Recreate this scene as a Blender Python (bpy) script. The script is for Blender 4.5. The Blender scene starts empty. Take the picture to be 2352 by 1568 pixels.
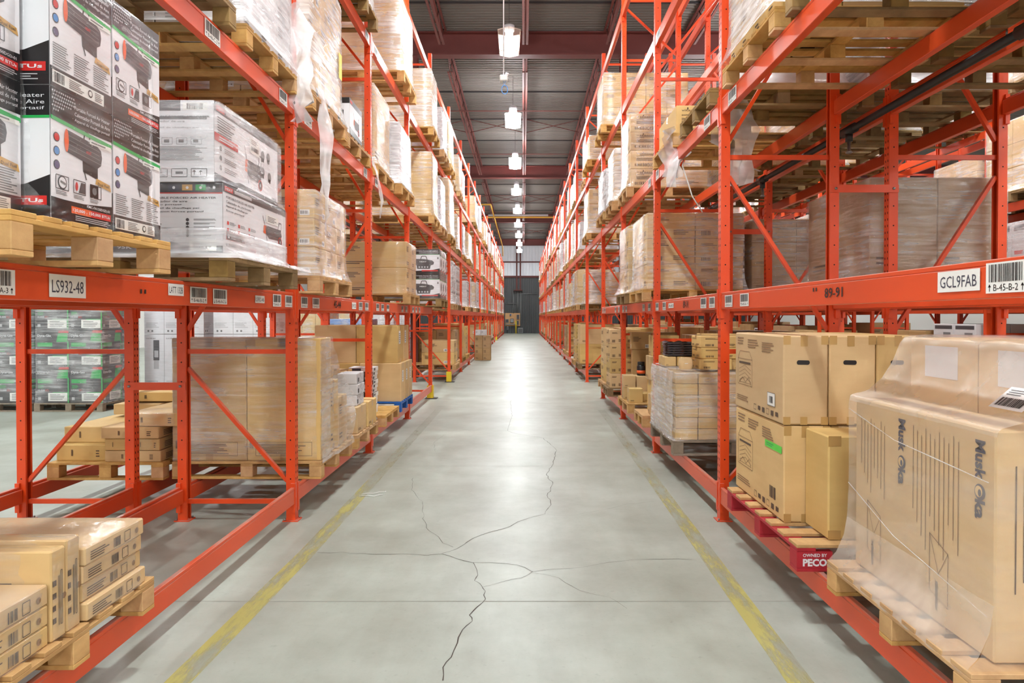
import bpy, bmesh, math, random
from mathutils import Vector, Matrix
SC = bpy.context.scene
COL = SC.collection
# ---------------------------------------------------------------- camera
cam_d = bpy.data.cameras.new('camera'); cam = bpy.data.objects.new('camera', cam_d); COL.objects.link(cam)
cam_d.sensor_width = 36.0; cam_d.lens = 1600 / 2352 * 36
cam_d.shift_x = -25 / 2352; cam_d.shift_y = -36 / 2352
cam_d.clip_start = 0.05; cam_d.clip_end = 300
cam.location = (0, 0, 1.6); cam.rotation_euler = (math.radians(90) - math.atan(20 / 1600), 0, 0)
SC.camera = cam
# ---------------------------------------------------------------- world, exposure
w = bpy.data.worlds.new('world'); SC.world = w; w.use_nodes = True
w.node_tree.nodes['Background'].inputs[0].default_value = (0.9, 0.95, 1, 1)
w.node_tree.nodes['Background'].inputs[1].default_value = 0.3
SC.view_settings.view_transform = 'Standard'; SC.view_settings.look = 'None'
SC.view_settings.gamma = 1; SC.view_settings.use_curve_mapping = False
SC.view_settings.exposure = 0.0
LAMP_W = 185          # watts thrown downwards by every high-bay lamp
LAMP_COL = (0.90, 0.99, 0.985)
random.seed(7)
R = random.random
def U(a, b): return a + (b - a) * random.random()
# ---------------------------------------------------------------- materials
def lin(c):
    c = c / 255
    return c / 12.92 if c < 0.04045 else ((c + 0.055) / 1.055) ** 2.4
def S(r, g, b): return (lin(r), lin(g), lin(b), 1)
MATS = {}
def mat(name, col, rough=0.5, metal=0, emit=0, noise=None, bump=None, rnd=0, spec=0.5, coat=0, alpha=None, trans=0, topdust=None):
    """noise=(scale xyz, detail, amount, second colour)  bump=(scale xyz, strength)"""
    m = bpy.data.materials.new(name); MATS[name] = m; m.use_nodes = True
    nt = m.node_tree; N = nt.nodes; L = nt.links; p = N['Principled BSDF']
    p.inputs['Base Color'].default_value = col; p.inputs['Roughness'].default_value = rough
    p.inputs['Metallic'].default_value = metal; p.inputs['Specular IOR Level'].default_value = spec
    p.inputs['Coat Weight'].default_value = coat
    if emit:
        p.inputs['Emission Color'].default_value = col; p.inputs['Emission Strength'].default_value = emit
    src = None
    tc = N.new('ShaderNodeTexCoord')
    def tex(scale, detail=4, rg=0.6):
        mp = N.new('ShaderNodeMapping'); mp.inputs['Scale'].default_value = scale
        L.new(tc.outputs['Object'], mp.inputs[0])
        if rnd:
            oi = N.new('ShaderNodeObjectInfo'); vm = N.new('ShaderNodeVectorMath'); vm.operation = 'SCALE'
            vm.inputs[0].default_value = (17, 31, 23); L.new(oi.outputs['Random'], vm.inputs['Scale']); L.new(vm.outputs[0], mp.inputs['Location'])
        n = N.new('ShaderNodeTexNoise'); n.inputs['Scale'].default_value = 1; n.inputs['Detail'].default_value = detail
        n.inputs['Roughness'].default_value = rg; L.new(mp.outputs[0], n.inputs['Vector']); return n
    if noise:
        n = tex(noise[0], noise[1]); cr = N.new('ShaderNodeValToRGB')
        cr.color_ramp.elements[0].position = 0.35; cr.color_ramp.elements[1].position = 0.68
        cr.color_ramp.elements[0].color = col; c2 = noise[3]
        cr.color_ramp.elements[1].color = tuple(col[i] * (1 - noise[2]) + c2[i] * noise[2] for i in range(3)) + (1,)
        L.new(n.outputs['Fac'], cr.inputs[0]); src = cr.outputs[0]
    if rnd:
        oi = N.new('ShaderNodeObjectInfo'); hs = N.new('ShaderNodeHueSaturation'); mr = N.new('ShaderNodeMapRange')
        mr.inputs[3].default_value = 1 - rnd; mr.inputs[4].default_value = 1 + rnd
        L.new(oi.outputs['Random'], mr.inputs[0]); L.new(mr.outputs[0], hs.inputs['Value'])
        m7 = N.new('ShaderNodeMath'); m7.operation = 'MULTIPLY'; m7.inputs[1].default_value = 7.13; L.new(oi.outputs['Random'], m7.inputs[0]); fr = N.new('ShaderNodeMath'); fr.operation = 'FRACT'; L.new(m7.outputs[0], fr.inputs[0])
        ms = N.new('ShaderNodeMapRange'); ms.inputs[3].default_value = 0.94; ms.inputs[4].default_value = 1.16; L.new(fr.outputs[0], ms.inputs[0]); L.new(ms.outputs[0], hs.inputs['Saturation'])
        mh = N.new('ShaderNodeMapRange'); mh.inputs[3].default_value = 0.494; mh.inputs[4].default_value = 0.504; L.new(fr.outputs[0], mh.inputs[0]); L.new(mh.outputs[0], hs.inputs['Hue'])
        if src: L.new(src, hs.inputs['Color'])
        else: hs.inputs['Color'].default_value = col
        src = hs.outputs[0]
    if topdust:
        g = N.new('ShaderNodeNewGeometry'); sx = N.new('ShaderNodeSeparateXYZ'); L.new(g.outputs['True Normal'], sx.inputs[0])
        n2 = tex((9, 3, 9), 5); ma = N.new('ShaderNodeMath'); ma.operation = 'MULTIPLY'; L.new(sx.outputs[2], ma.inputs[0])
        r2 = N.new('ShaderNodeMapRange'); r2.inputs[1].default_value = 0.35; r2.inputs[2].default_value = 0.6; r2.inputs[4].default_value = 0.75
        L.new(n2.outputs['Fac'], r2.inputs[0]); L.new(r2.outputs[0], ma.inputs[1])
        cl = N.new('ShaderNodeClamp'); L.new(ma.outputs[0], cl.inputs[0])
        mx = N.new('ShaderNodeMix'); mx.data_type = 'RGBA'; L.new(cl.outputs[0], mx.inputs[0])
        if src: L.new(src, mx.inputs[6])
        else: mx.inputs[6].default_value = col
        mx.inputs[7].default_value = topdust; src = mx.outputs[2]
    if src: L.new(src, p.inputs['Base Color'])
    if bump:
        n = tex(bump[0], 5); b = N.new('ShaderNodeBump'); b.inputs['Strength'].default_value = bump[1]; b.inputs['Distance'].default_value = 0.01
        L.new(n.outputs['Fac'], b.inputs['Height']); L.new(b.outputs[0], p.inputs['Normal'])
    if alpha is not None: p.inputs['Alpha'].default_value = alpha
    return m
DUST = S(176, 150, 140)
mat('orange', S(228, 76, 26), 0.34, noise=((2, 2, 2), 6, 0.35, S(204, 58, 20)), topdust=DUST, bump=((30, 30, 30), 0.05))
mat('orange_beam', S(222, 80, 36), 0.33, noise=((5, 0.8, 6), 7, 0.4, S(204, 74, 40)), topdust=DUST)
mat('hole', S(34, 12, 8), 0.9)
mat('steel', S(150, 150, 148), 0.4, 0.8)
mat('kraft', S(212, 182, 132), 0.72, noise=((2.2, 2.2, 9), 5, 0.45, S(194, 162, 114)), rnd=0.10, spec=0.3, bump=((60, 60, 6), 0.06))
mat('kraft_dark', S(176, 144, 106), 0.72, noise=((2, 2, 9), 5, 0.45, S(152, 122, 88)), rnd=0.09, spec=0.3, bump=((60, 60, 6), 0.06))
mat('kraft_white', S(212, 210, 212), 0.55, noise=((3, 3, 3), 4, 0.3, S(196, 194, 198)), rnd=0.05, spec=0.4)
mat('tape', S(182, 146, 90), 0.3, spec=0.6)
mat('seam', S(70, 50, 34), 0.9)
mat('ink', S(92, 72, 56), 0.8)
mat('ink_light', S(140, 108, 78), 0.8)
mat('ink_blue', S(66, 66, 82), 0.6)
mat('black', S(34, 32, 34), 0.45)
mat('gloss_black', S(28, 27, 29), 0.3)
mat('grey', S(120, 118, 120), 0.5)
mat('dark_grey', S(66, 64, 68), 0.45)
mat('light_grey', S(188, 188, 192), 0.5)
mat('white', S(232, 233, 238), 0.4)
mat('paper', S(236, 236, 232), 0.6)
mat('red', S(206, 40, 36), 0.45)
mat('orange_print', S(232, 96, 40), 0.45)
mat('green_print', S(40, 170, 84), 0.45)
mat('sticker_green', S(96, 214, 74), 0.5)
mat('blue_print', S(70, 140, 206), 0.45)
mat('gold', S(206, 160, 84), 0.4)
mat('yellow_sticker', S(240, 222, 60), 0.5)
mat('purple_print', S(92, 84, 120), 0.5)
mat('wood', S(212, 174, 122), 0.7, noise=((9, 4, 9), 6, 0.7, S(166, 126, 82)), rnd=0.12, bump=((40, 40, 40), 0.15), spec=0.25)
mat('wood_old', S(156, 130, 90), 0.8, noise=((8, 8, 8), 6, 0.6, S(106, 84, 60)), rnd=0.14, bump=((40, 40, 40), 0.2), spec=0.2)
mat('wood_grey', S(150, 138, 122), 0.8, noise=((8, 8, 8), 6, 0.6, S(110, 98, 84)), rnd=0.1, spec=0.2)
mat('pallet_red', S(178, 34, 48), 0.6, noise=((14, 14, 14), 6, 0.3, S(140, 30, 40)))
mat('pallet_blue', S(22, 96, 178), 0.55, noise=((10, 10, 10), 6, 0.3, S(18, 70, 140)))
mat('maroon', S(92, 36, 30), 0.6, noise=((2, 2, 2), 4, 0.3, S(74, 30, 26)))
mat('maroon_joist', S(98, 48, 42), 0.6)
mat('deck', S(99, 97, 91), 0.6, noise=((0.6, 0.4, 1), 5, 0.4, S(86, 82, 77)))
mat('deck_line', S(36, 34, 36), 0.7)
mat('pipe_black', S(38, 36, 36), 0.4)
mat('pipe_yellow', S(206, 160, 60), 0.4)
mat('conduit', S(150, 152, 152), 0.4, 0.5)
mat('panel_white', S(232, 238, 244), 0.45, noise=((1.5, 0.3, 0.5), 4, 0.3, S(190, 200, 212)))
mat('panel_dark', S(74, 77, 78), 0.5, noise=((2, 2, 0.4), 4, 0.3, S(58, 60, 62)))
mat('wall_paint', S(222, 222, 218), 0.7)
mat('plywood', S(206, 160, 112), 0.7, noise=((3, 3, 3), 5, 0.3, S(180, 134, 90)))
mat('box_grey', S(140, 146, 148), 0.5)
mat('bollard', S(226, 196, 40), 0.45)
mat('acrylic_rim', S(214, 196, 180), 0.3)
mat('lamp_lens', S(255, 253, 255), 0.3, emit=70)
mat('blue_cord', S(70, 140, 210), 0.4)
mat('tray', S(58, 54, 60), 0.35)
mat('glass_dark', S(30, 30, 32), 0.15)
mat('crack', S(78, 70, 64), 0.9)
mat('joint', S(150, 148, 138), 0.9)
mat('litter', S(230, 230, 226), 0.6)
mat('blue_box', S(60, 120, 200), 0.4, noise=((3, 3, 6), 5, 0.5, S(170, 200, 230)))
# concrete floor
def concrete():
    m = mat('concrete', S(190, 188, 178), 0.4); nt = m.node_tree; N = nt.nodes; L = nt.links; p = N['Principled BSDF']
    tc = N.new('ShaderNodeTexCoord')
    def nz(sc, det, sx=1, sy=1):
        mp = N.new('ShaderNodeMapping'); mp.inputs['Scale'].default_value = (sx, sy, 1); L.new(tc.outputs['Object'], mp.inputs[0])
        n = N.new('ShaderNodeTexNoise'); n.inputs['Scale'].default_value = sc; n.inputs['Detail'].default_value = det
        n.inputs['Roughness'].default_value = 0.65; L.new(mp.outputs[0], n.inputs[0]); return n
    a = nz(0.9, 7); b = nz(5, 6, 1, 0.25); c = nz(26, 4)
    cr = N.new('ShaderNodeValToRGB'); e = cr.color_ramp.elements
    e[0].position = 0.3; e[0].color = S(146, 149, 137); e[1].position = 0.68; e[1].color = S(177, 184, 175)
    L.new(a.outputs['Fac'], cr.inputs[0])
    cr2 = N.new('ShaderNodeValToRGB'); e = cr2.color_ramp.elements
    e[0].position = 0.28; e[0].color = (0.80, 0.79, 0.77, 1); e[1].position = 0.55; e[1].color = (1, 1, 1, 1)
    L.new(b.outputs['Fac'], cr2.inputs[0])
    mx = N.new('ShaderNodeMix'); mx.data_type = 'RGBA'; mx.blend_type = 'MULTIPLY'; mx.inputs[0].default_value = 0.6
    L.new(cr.outputs[0], mx.inputs[6]); L.new(cr2.outputs[0], mx.inputs[7])
    cr3 = N.new('ShaderNodeValToRGB'); e = cr3.color_ramp.elements
    e[0].position = 0.25; e[0].color = (0.7, 0.7, 0.68, 1); e[1].position = 0.4; e[1].color = (1, 1, 1, 1); L.new(c.outputs['Fac'], cr3.inputs[0])
    m2 = N.new('ShaderNodeMix'); m2.data_type = 'RGBA'; m2.blend_type = 'MULTIPLY'; m2.inputs[0].default_value = 0.5
    L.new(mx.outputs[2], m2.inputs[6]); L.new(cr3.outputs[0], m2.inputs[7]); L.new(m2.outputs[2], p.inputs['Base Color'])
    mr = N.new('ShaderNodeMapRange'); mr.inputs[3].default_value = 0.30; mr.inputs[4].default_value = 0.50; p.inputs['Specular IOR Level'].default_value = 0.28
    L.new(b.outputs['Fac'], mr.inputs[0]); L.new(mr.outputs[0], p.inputs['Roughness'])
    bp = N.new('ShaderNodeBump'); bp.inputs['Strength'].default_value = 0.05; bp.inputs['Distance'].default_value = 0.01
    L.new(b.outputs['Fac'], bp.inputs['Height']); L.new(bp.outputs[0], p.inputs['Normal'])
concrete()
def worn_paint():
    m = mat('worn_yellow', S(214, 198, 92), 0.5); nt = m.node_tree; N = nt.nodes; L = nt.links; p = N['Principled BSDF']
    tc = N.new('ShaderNodeTexCoord'); mp = N.new('ShaderNodeMapping'); mp.inputs['Scale'].default_value = (9, 1.6, 1); L.new(tc.outputs['Object'], mp.inputs[0])
    n = N.new('ShaderNodeTexNoise'); n.inputs['Scale'].default_value = 1.1; n.inputs['Detail'].default_value = 8; n.inputs['Roughness'].default_value = 0.7
    L.new(mp.outputs[0], n.inputs[0])
    sx = N.new('ShaderNodeSeparateXYZ'); L.new(tc.outputs['Object'], sx.inputs[0])
    mr = N.new('ShaderNodeMapRange'); mr.inputs[1].default_value = 3.5; mr.inputs[2].default_value = 11; mr.inputs[3].default_value = 0.10; mr.inputs[4].default_value = -0.16
    L.new(sx.outputs[1], mr.inputs[0]); ad = N.new('ShaderNodeMath'); L.new(n.outputs['Fac'], ad.inputs[0]); L.new(mr.outputs[0], ad.inputs[1])
    cr = N.new('ShaderNodeValToRGB'); e = cr.color_ramp.elements; e[0].position = 0.40; e[0].color = (0.12, 0.12, 0.12, 1); e[1].position = 0.66; e[1].color = (0.62, 0.62, 0.62, 1)
    L.new(ad.outputs[0], cr.inputs[0]); L.new(cr.outputs[0], p.inputs['Alpha'])
    c2 = N.new('ShaderNodeValToRGB'); e = c2.color_ramp.elements; e[0].position = 0.42; e[0].color = S(158, 154, 128); e[1].position = 0.62; e[1].color = S(206, 194, 98)
    L.new(ad.outputs[0], c2.inputs[0]); L.new(c2.outputs[0], p.inputs['Base Color'])
worn_paint()
def film(name, lo, hi, gl=0.10, col=(0.9, 0.9, 0.92, 1), bs=0.5, fine=1.0, rough=0.13):
    """stretch film: see-through, with streaks of milkiness and painted-in highlight (lo..hi) and a crinkled gloss layer gl"""
    m = bpy.data.materials.new(name); MATS[name] = m; m.use_nodes = True; nt = m.node_tree; N = nt.nodes; L = nt.links
    N.remove(N['Principled BSDF']); out = N['Material Output']
    tc = N.new('ShaderNodeTexCoord'); oi = N.new('ShaderNodeObjectInfo'); vm = N.new('ShaderNodeVectorMath'); vm.operation = 'SCALE'; vm.inputs[0].default_value = (17, 31, 23)
    L.new(oi.outputs['Random'], vm.inputs['Scale'])
    def nz(sc, det, dist, rot=(0.22, 0.18, 0)):
        mp = N.new('ShaderNodeMapping'); mp.inputs['Scale'].default_value = sc; mp.inputs['Rotation'].default_value = rot
        L.new(tc.outputs['Object'], mp.inputs[0]); L.new(vm.outputs[0], mp.inputs['Location'])
        n = N.new('ShaderNodeTexNoise'); n.inputs['Scale'].default_value = 1; n.inputs['Detail'].default_value = det; n.inputs['Distortion'].default_value = dist
        L.new(mp.outputs[0], n.inputs[0]); return n
    a = nz((2.2, 2.2, 34 * fine), 5, 0.3); b = nz((2.6, 2.6, 2.2), 3, 0.5, (0.5, 0.3, 0.2)); c = nz((7, 7, 26 * fine), 7, 1.2, (-0.3, 0.35, 0.1))
    ad = N.new('ShaderNodeMath'); ad.operation = 'MULTIPLY'; L.new(a.outputs['Fac'], ad.inputs[0]); L.new(b.outputs['Fac'], ad.inputs[1])
    mr = N.new('ShaderNodeMapRange'); mr.inputs[1].default_value = 0.17; mr.inputs[2].default_value = 0.42; mr.inputs[3].default_value = lo; mr.inputs[4].default_value = hi
    L.new(ad.outputs[0], mr.inputs[0])
    d = N.new('ShaderNodeBsdfDiffuse'); d.inputs[0].default_value = col; t = N.new('ShaderNodeBsdfTransparent')
    m1 = N.new('ShaderNodeMixShader'); L.new(mr.outputs[0], m1.inputs[0]); L.new(t.outputs[0], m1.inputs[1]); L.new(d.outputs[0], m1.inputs[2])
    g = N.new('ShaderNodeBsdfGlossy'); g.inputs['Roughness'].default_value = rough; g.inputs[0].default_value = (1, 1, 1, 1)
    bp = N.new('ShaderNodeBump'); bp.inputs['Strength'].default_value = bs; bp.inputs['Distance'].default_value = 0.012; L.new(c.outputs['Fac'], bp.inputs['Height']); L.new(bp.outputs[0], g.inputs['Normal'])
    lw0 = N.new('ShaderNodeLayerWeight'); L.new(bp.outputs[0], lw0.inputs['Normal']); lw1 = N.new('ShaderNodeMath'); lw1.operation = 'POWER'; L.new(lw0.outputs['Facing'], lw1.inputs[0]); lw1.inputs[1].default_value = 4; lw = N.new('ShaderNodeMath'); lw.operation = 'MULTIPLY'; L.new(lw1.outputs[0], lw.inputs[0]); lw.inputs[1].default_value = 0.3
    fa = N.new('ShaderNodeMath'); fa.operation = 'ADD'; fa.use_clamp = True; fa.inputs[1].default_value = gl; L.new(lw.outputs[0], fa.inputs[0])
    m2 = N.new('ShaderNodeMixShader'); L.new(fa.outputs[0], m2.inputs[0]); L.new(m1.outputs[0], m2.inputs[1]); L.new(g.outputs[0], m2.inputs[2]); L.new(m2.outputs[0], out.inputs[0])
film('film', 0.04, 0.50, 0.07, bs=1.0)  # streak opacity raised so the white also stands in for gloss highlights and glare
film('film_heavy', 0.16, 0.75, 0.08, bs=1.0)
film('film_clear', 0.0, 0.16, 0.05, bs=0.4)
film('film_loose', 0.4, 0.9, 0.08, bs=1.0, fine=0.2, rough=0.2)
film('film_milky', 0.16, 0.44, 0.03, col=(0.86, 0.78, 0.70, 1), bs=0.12, fine=0.12, rough=0.3)
film('film_thin', 0.06, 0.28, 0.02, col=(0.86, 0.78, 0.70, 1), bs=0.12, fine=0.3, rough=0.25)
def acrylic():
    m = mat('acrylic', S(236, 216, 200), 0.15, alpha=0.35)
acrylic()
# ---------------------------------------------------------------- geometry helpers
class MB:
    """collects faces, then makes ONE mesh"""
    def __init__(s): s.v = []; s.f = []; s.mi = []; s.sm = []; s.mn = []
    def m(s, name):
        if name not in s.mn: s.mn.append(name)
        return s.mn.index(name)
    def face(s, pts, mt, smooth=False):
        b = len(s.v); s.v += [tuple(p) for p in pts]; s.f.append(tuple(range(b, b + len(pts)))); s.mi.append(s.m(mt)); s.sm.append(smooth)
    def raw(s, vs, fs, mt, smooth=False):
        b = len(s.v); s.v += [tuple(p) for p in vs]; k = s.m(mt)
        for f in fs: s.f.append(tuple(i + b for i in f)); s.mi.append(k); s.sm.append(smooth)
    def box(s, x0, x1, y0, y1, z0, z1, mt, r=0):
        if r <= 0:
            vs = [(x, y, z) for z in (z0, z1) for y in (y0, y1) for x in (x0, x1)]
            s.raw(vs, [(0, 2, 3, 1), (4, 5, 7, 6), (0, 1, 5, 4), (2, 6, 7, 3), (0, 4, 6, 2), (1, 3, 7, 5)], mt); return
        r = min(r, (x1 - x0) * .45, (y1 - y0) * .45, (z1 - z0) * .45)
        vs = []; idx = {}
        for i, X in enumerate((x0, x1)):
            for j, Y in enumerate((y0, y1)):
                for k, Z in enumerate((z0, z1)):
                    dx = r if i == 0 else -r; dy = r if j == 0 else -r; dz = r if k == 0 else -r
                    idx[i, j, k, 0] = len(vs); vs.append((X, Y + dy, Z + dz))
                    idx[i, j, k, 1] = len(vs); vs.append((X + dx, Y, Z + dz))
                    idx[i, j, k, 2] = len(vs); vs.append((X + dx, Y + dy, Z))
        g = lambda i, j, k, a: idx[i, j, k, a]
        fs = []
        for i in (0, 1):
            q = [g(i, 0, 0, 0), g(i, 1, 0, 0), g(i, 1, 1, 0), g(i, 0, 1, 0)]; fs.append(q if i else q[::-1])
            q = [g(0, i, 0, 1), g(1, i, 0, 1), g(1, i, 1, 1), g(0, i, 1, 1)]; fs.append(q[::-1] if i else q)
            q = [g(0, 0, i, 2), g(1, 0, i, 2), g(1, 1, i, 2), g(0, 1, i, 2)]; fs.append(q if i else q[::-1])
        for i in (0, 1):
            for j in (0, 1):
                q = [g(i, j, 0, 0), g(i, j, 1, 0), g(i, j, 1, 1), g(i, j, 0, 1)]; fs.append(q if i != j else q[::-1])
                q = [g(i, 0, j, 0), g(i, 1, j, 0), g(i, 1, j, 2), g(i, 0, j, 2)]; fs.append(q[::-1] if i != j else q)
                q = [g(0, i, j, 1), g(1, i, j, 1), g(1, i, j, 2), g(0, i, j, 2)]; fs.append(q if i != j else q[::-1])
                for k in (0, 1):
                    q = [g(i, j, k, 0), g(i, j, k, 1), g(i, j, k, 2)]; fs.append(q if (i + j + k) % 2 else q[::-1])
        s.raw(vs, fs, mt)
    def bar(s, p, q, w, h, mt, up=(0, 0, 1)):
        p = Vector(p); q = Vector(q); d = (q - p).normalized(); up = Vector(up)
        a = d.cross(up)
        if a.length < 1e-4: a = d.cross(Vector((0, 1, 0)))
        a.normalize(); b = a.cross(d).normalized(); a *= w / 2; b *= h / 2
        vs = [p - a - b, p + a - b, p + a + b, p - a + b, q - a - b, q + a - b, q + a + b, q - a + b]
        s.raw(vs, [(3, 2, 1, 0), (4, 5, 6, 7), (0, 1, 5, 4), (1, 2, 6, 5), (2, 3, 7, 6), (3, 0, 4, 7)], mt)
    def tube(s, pts, r, mt, n=8, cap=True):
        pts = [Vector(p) for p in pts]; rs = r if isinstance(r, (list, tuple)) else [r] * len(pts); rings = []
        for i, p in enumerate(pts):
            d = (pts[min(i + 1, len(pts) - 1)] - pts[max(i - 1, 0)]).normalized()
            a = d.cross(Vector((0, 0, 1)))
            if a.length < 1e-3: a = d.cross(Vector((0, 1, 0)))
            a.normalize(); b = d.cross(a).normalized()
            rings.append([p + (a * math.cos(2 * math.pi * k / n) + b * math.sin(2 * math.pi * k / n)) * rs[i] for k in range(n)])
        vs = [v for rg in rings for v in rg]; fs = []
        for i in range(len(rings) - 1):
            for k in range(n):
                k2 = (k + 1) % n; fs.append((i * n + k, (i + 1) * n + k, (i + 1) * n + k2, i * n + k2))
        if cap: fs.append(tuple(range(n))); fs.append(tuple(range((len(rings) - 1) * n, len(rings) * n))[::-1])
        s.raw(vs, fs, mt, True)
    def lathe(s, prof, c, mt, n=16):
        vs = []; fs = []
        for r, z in prof:
            for k in range(n): vs.append((c[0] + r * math.cos(2 * math.pi * k / n), c[1] + r * math.sin(2 * math.pi * k / n), c[2] + z))
        for i in range(len(prof) - 1):
            for k in range(n):
                k2 = (k + 1) % n; fs.append((i * n + k, i * n + k2, (i + 1) * n + k2, (i + 1) * n + k))
        fs.append(tuple(range(n))[::-1]); fs.append(tuple(range((len(prof) - 1) * n, len(prof) * n)))
        s.raw(vs, fs, mt, True)
    def grid(s, fn, nu, nv, mt, smooth=True):
        vs = [fn(i / nu, j / nv) for j in range(nv + 1) for i in range(nu + 1)]
        fs = [(j * (nu + 1) + i, j * (nu + 1) + i + 1, (j + 1) * (nu + 1) + i + 1, (j + 1) * (nu + 1) + i) for j in range(nv) for i in range(nu)]
        s.raw(vs, fs, mt, smooth)
    def mesh(s, name):
        me = bpy.data.meshes.new(name); me.from_pydata(s.v, [], s.f)
        for n in s.mn: me.materials.append(MATS[n])
        me.polygons.foreach_set('material_index', s.mi); me.polygons.foreach_set('use_smooth', s.sm); me.update()
        return me
    def build(s, name, parent=None, loc=None):
        return put(name, s.mesh(name), parent, loc)
def put(name, me, parent=None, loc=None, rz=0):
    o = bpy.data.objects.new(name, me); COL.objects.link(o)
    if parent is not None: o.parent = parent
    if loc is not None: o.location = loc
    if rz: o.rotation_euler[2] = rz
    return o
def tag(o, label, cat, group=None, kind=None):
    o['label'] = label; o['category'] = cat
    if group: o['group'] = group
    if cat == 'rack beam': kind = 'thing'
    if kind: o['kind'] = kind
    return o
def thing(name, label, cat, loc=(0, 0, 0), group=None, rz=0):
    o = put(name, None, None, loc, rz); return tag(o, label, cat, group)
def structure(name, mb, parent=None):
    o = mb.build(name, parent)
    if parent is None: o['kind'] = 'structure'
    return o
_TXT = {}
def text_geo(t, bold=0.0):
    k = (t, bold)
    if k not in _TXT:
        c = bpy.data.curves.new('t', 'FONT'); c.body = t; c.size = 1; c.offset = bold; c.resolution_u = 2
        o = bpy.data.objects.new('t', c); me = o.to_mesh()
        vs = [(v.co.x, v.co.y) for v in me.vertices]; fs = [tuple(p.vertices) for p in me.polygons]
        o.to_mesh_clear(); bpy.data.objects.remove(o); bpy.data.curves.remove(c)
        if not vs: vs = [(0, 0), (1, 0), (0, 1)]; fs = []
        x0 = min(v[0] for v in vs); x1 = max(v[0] for v in vs); y0 = min(v[1] for v in vs); y1 = max(v[1] for v in vs)
        _TXT[k] = (vs, fs, x0, x1, y0, y1)
    return _TXT[k]
class Art:
    """flat print on a face: origin (lower left corner), u and v axes, sizes W and H; coordinates run 0..1 on both axes"""
    def __init__(s, mb, o, u, v, W, H): s.mb = mb; s.o = Vector(o); s.u = Vector(u); s.v = Vector(v); s.n = s.u.cross(s.v); s.W = W; s.H = H
    def P(s, a, b, l): return s.o + s.u * (a * s.W) + s.v * (b * s.H) + s.n * (0.0012 + 0.0007 * l)
    def rect(s, a0, b0, a1, b1, mt, l=0): s.mb.face([s.P(a0, b0, l), s.P(a1, b0, l), s.P(a1, b1, l), s.P(a0, b1, l)], mt)
    def poly(s, pts, mt, l=0): s.mb.face([s.P(a, b, l) for a, b in pts], mt)
    def disc(s, a, b, r, mt, l=0, n=14, k=1.0):
        s.poly([(a + r / s.W * math.cos(2 * math.pi * i / n), b + k * r / s.H * math.sin(2 * math.pi * i / n)) for i in range(n)], mt, l)
    def line(s, a0, b0, a1, b1, w, mt, l=1):
        dx = (a1 - a0) * s.W; dy = (b1 - b0) * s.H; L = math.hypot(dx, dy) or 1; nx = -dy / L * w / 2; ny = dx / L * w / 2
        s.poly([(a0 + nx / s.W, b0 + ny / s.H), (a0 - nx / s.W, b0 - ny / s.H), (a1 - nx / s.W, b1 - ny / s.H), (a1 + nx / s.W, b1 + ny / s.H)][::-1], mt, l)
    def path(s, pts, w, mt, l=1, close=False):
        if close: pts = pts + [pts[0]]
        for p, q in zip(pts, pts[1:]): s.line(p[0], p[1], q[0], q[1], w, mt, l)
    def text(s, t, a, b, h, mt, l=2, w=None, bold=0.0, rot=False):
        """lower left at (a, b); h = cap height as a share of H (metres when rot); w = width share; rot: text runs downwards"""
        vs, fs, x0, x1, y0, y1 = text_geo(t, bold)
        if rot:
            k = h / (y1 - y0); kx = (w * s.H / (x1 - x0)) if w else k
            pts = [s.o + s.u * (a * s.W + (y - y0) * k) + s.v * (b * s.H - (x - x0) * kx) + s.n * (0.0012 + 0.0007 * l) for x, y in vs]
        else:
            k = h * s.H / (y1 - y0); kx = (w * s.W / (x1 - x0)) if w else k
            pts = [s.o + s.u * (a * s.W + (x - x0) * kx) + s.v * (b * s.H + (y - y0) * k) + s.n * (0.0012 + 0.0007 * l) for x, y in vs]
        s.mb.raw(pts, fs, mt)
    def para(s, a0, b0, a1, b1, n, mt, l=1, fill=0.45, rag=0.35):
        for i in range(n):
            y = b0 + (b1 - b0) * (i + 0.3) / n; s.rect(a0, y, a1 - (a1 - a0) * rag * R(), y + (b1 - b0) / n * fill, mt, l)
    def bars(s, a0, b0, a1, b1, mt='black', l=2, n=26):
        t = a0; st = (a1 - a0) / n
        while t < a1 - st:
            ww = st * random.choice((0.35, 0.6, 0.9, 1.3)); s.rect(t, b0, min(t + ww, a1), b1, mt, l); t += ww + st * random.choice((0.35, 0.6, 0.9))
LEFTF = ((0, 1, 0), (0, 0, 1))     # face that looks to +X
RIGHTF = ((0, -1, 0), (0, 0, 1))   # face that looks to -X
CAMF = ((1, 0, 0), (0, 0, 1))      # face that looks to -Y
# ---------------------------------------------------------------- layout numbers (metres)
YF = [1.0, 5.48, 8.22, 10.95, 13.70, 17.15, 20.40] + [20.40 + 3.03 * k for k in range(1, 16)]
LEVEL = [0.27, 1.79, 3.30, 4.88, 6.40]
ORD = 'first second third fourth fifth sixth seventh eighth ninth tenth eleventh twelfth thirteenth fourteenth fifteenth sixteenth seventeenth eighteenth nineteenth twentieth twenty-first twenty-second'.split()
LVN = ['ground level', 'second level', 'third level', 'fourth level', 'top level']
ROWS = {'left rack': (-1.82, -2.67, 1), 'left back rack': (-3.93, -3.08, -1), 'right rack': (1.58, 2.43, -1), 'right back rack': (3.74, 2.89, 1), 'far right rack': (7.3, 8.15, -1), 'outermost right rack': (9.45, 8.6, 1)}
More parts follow.
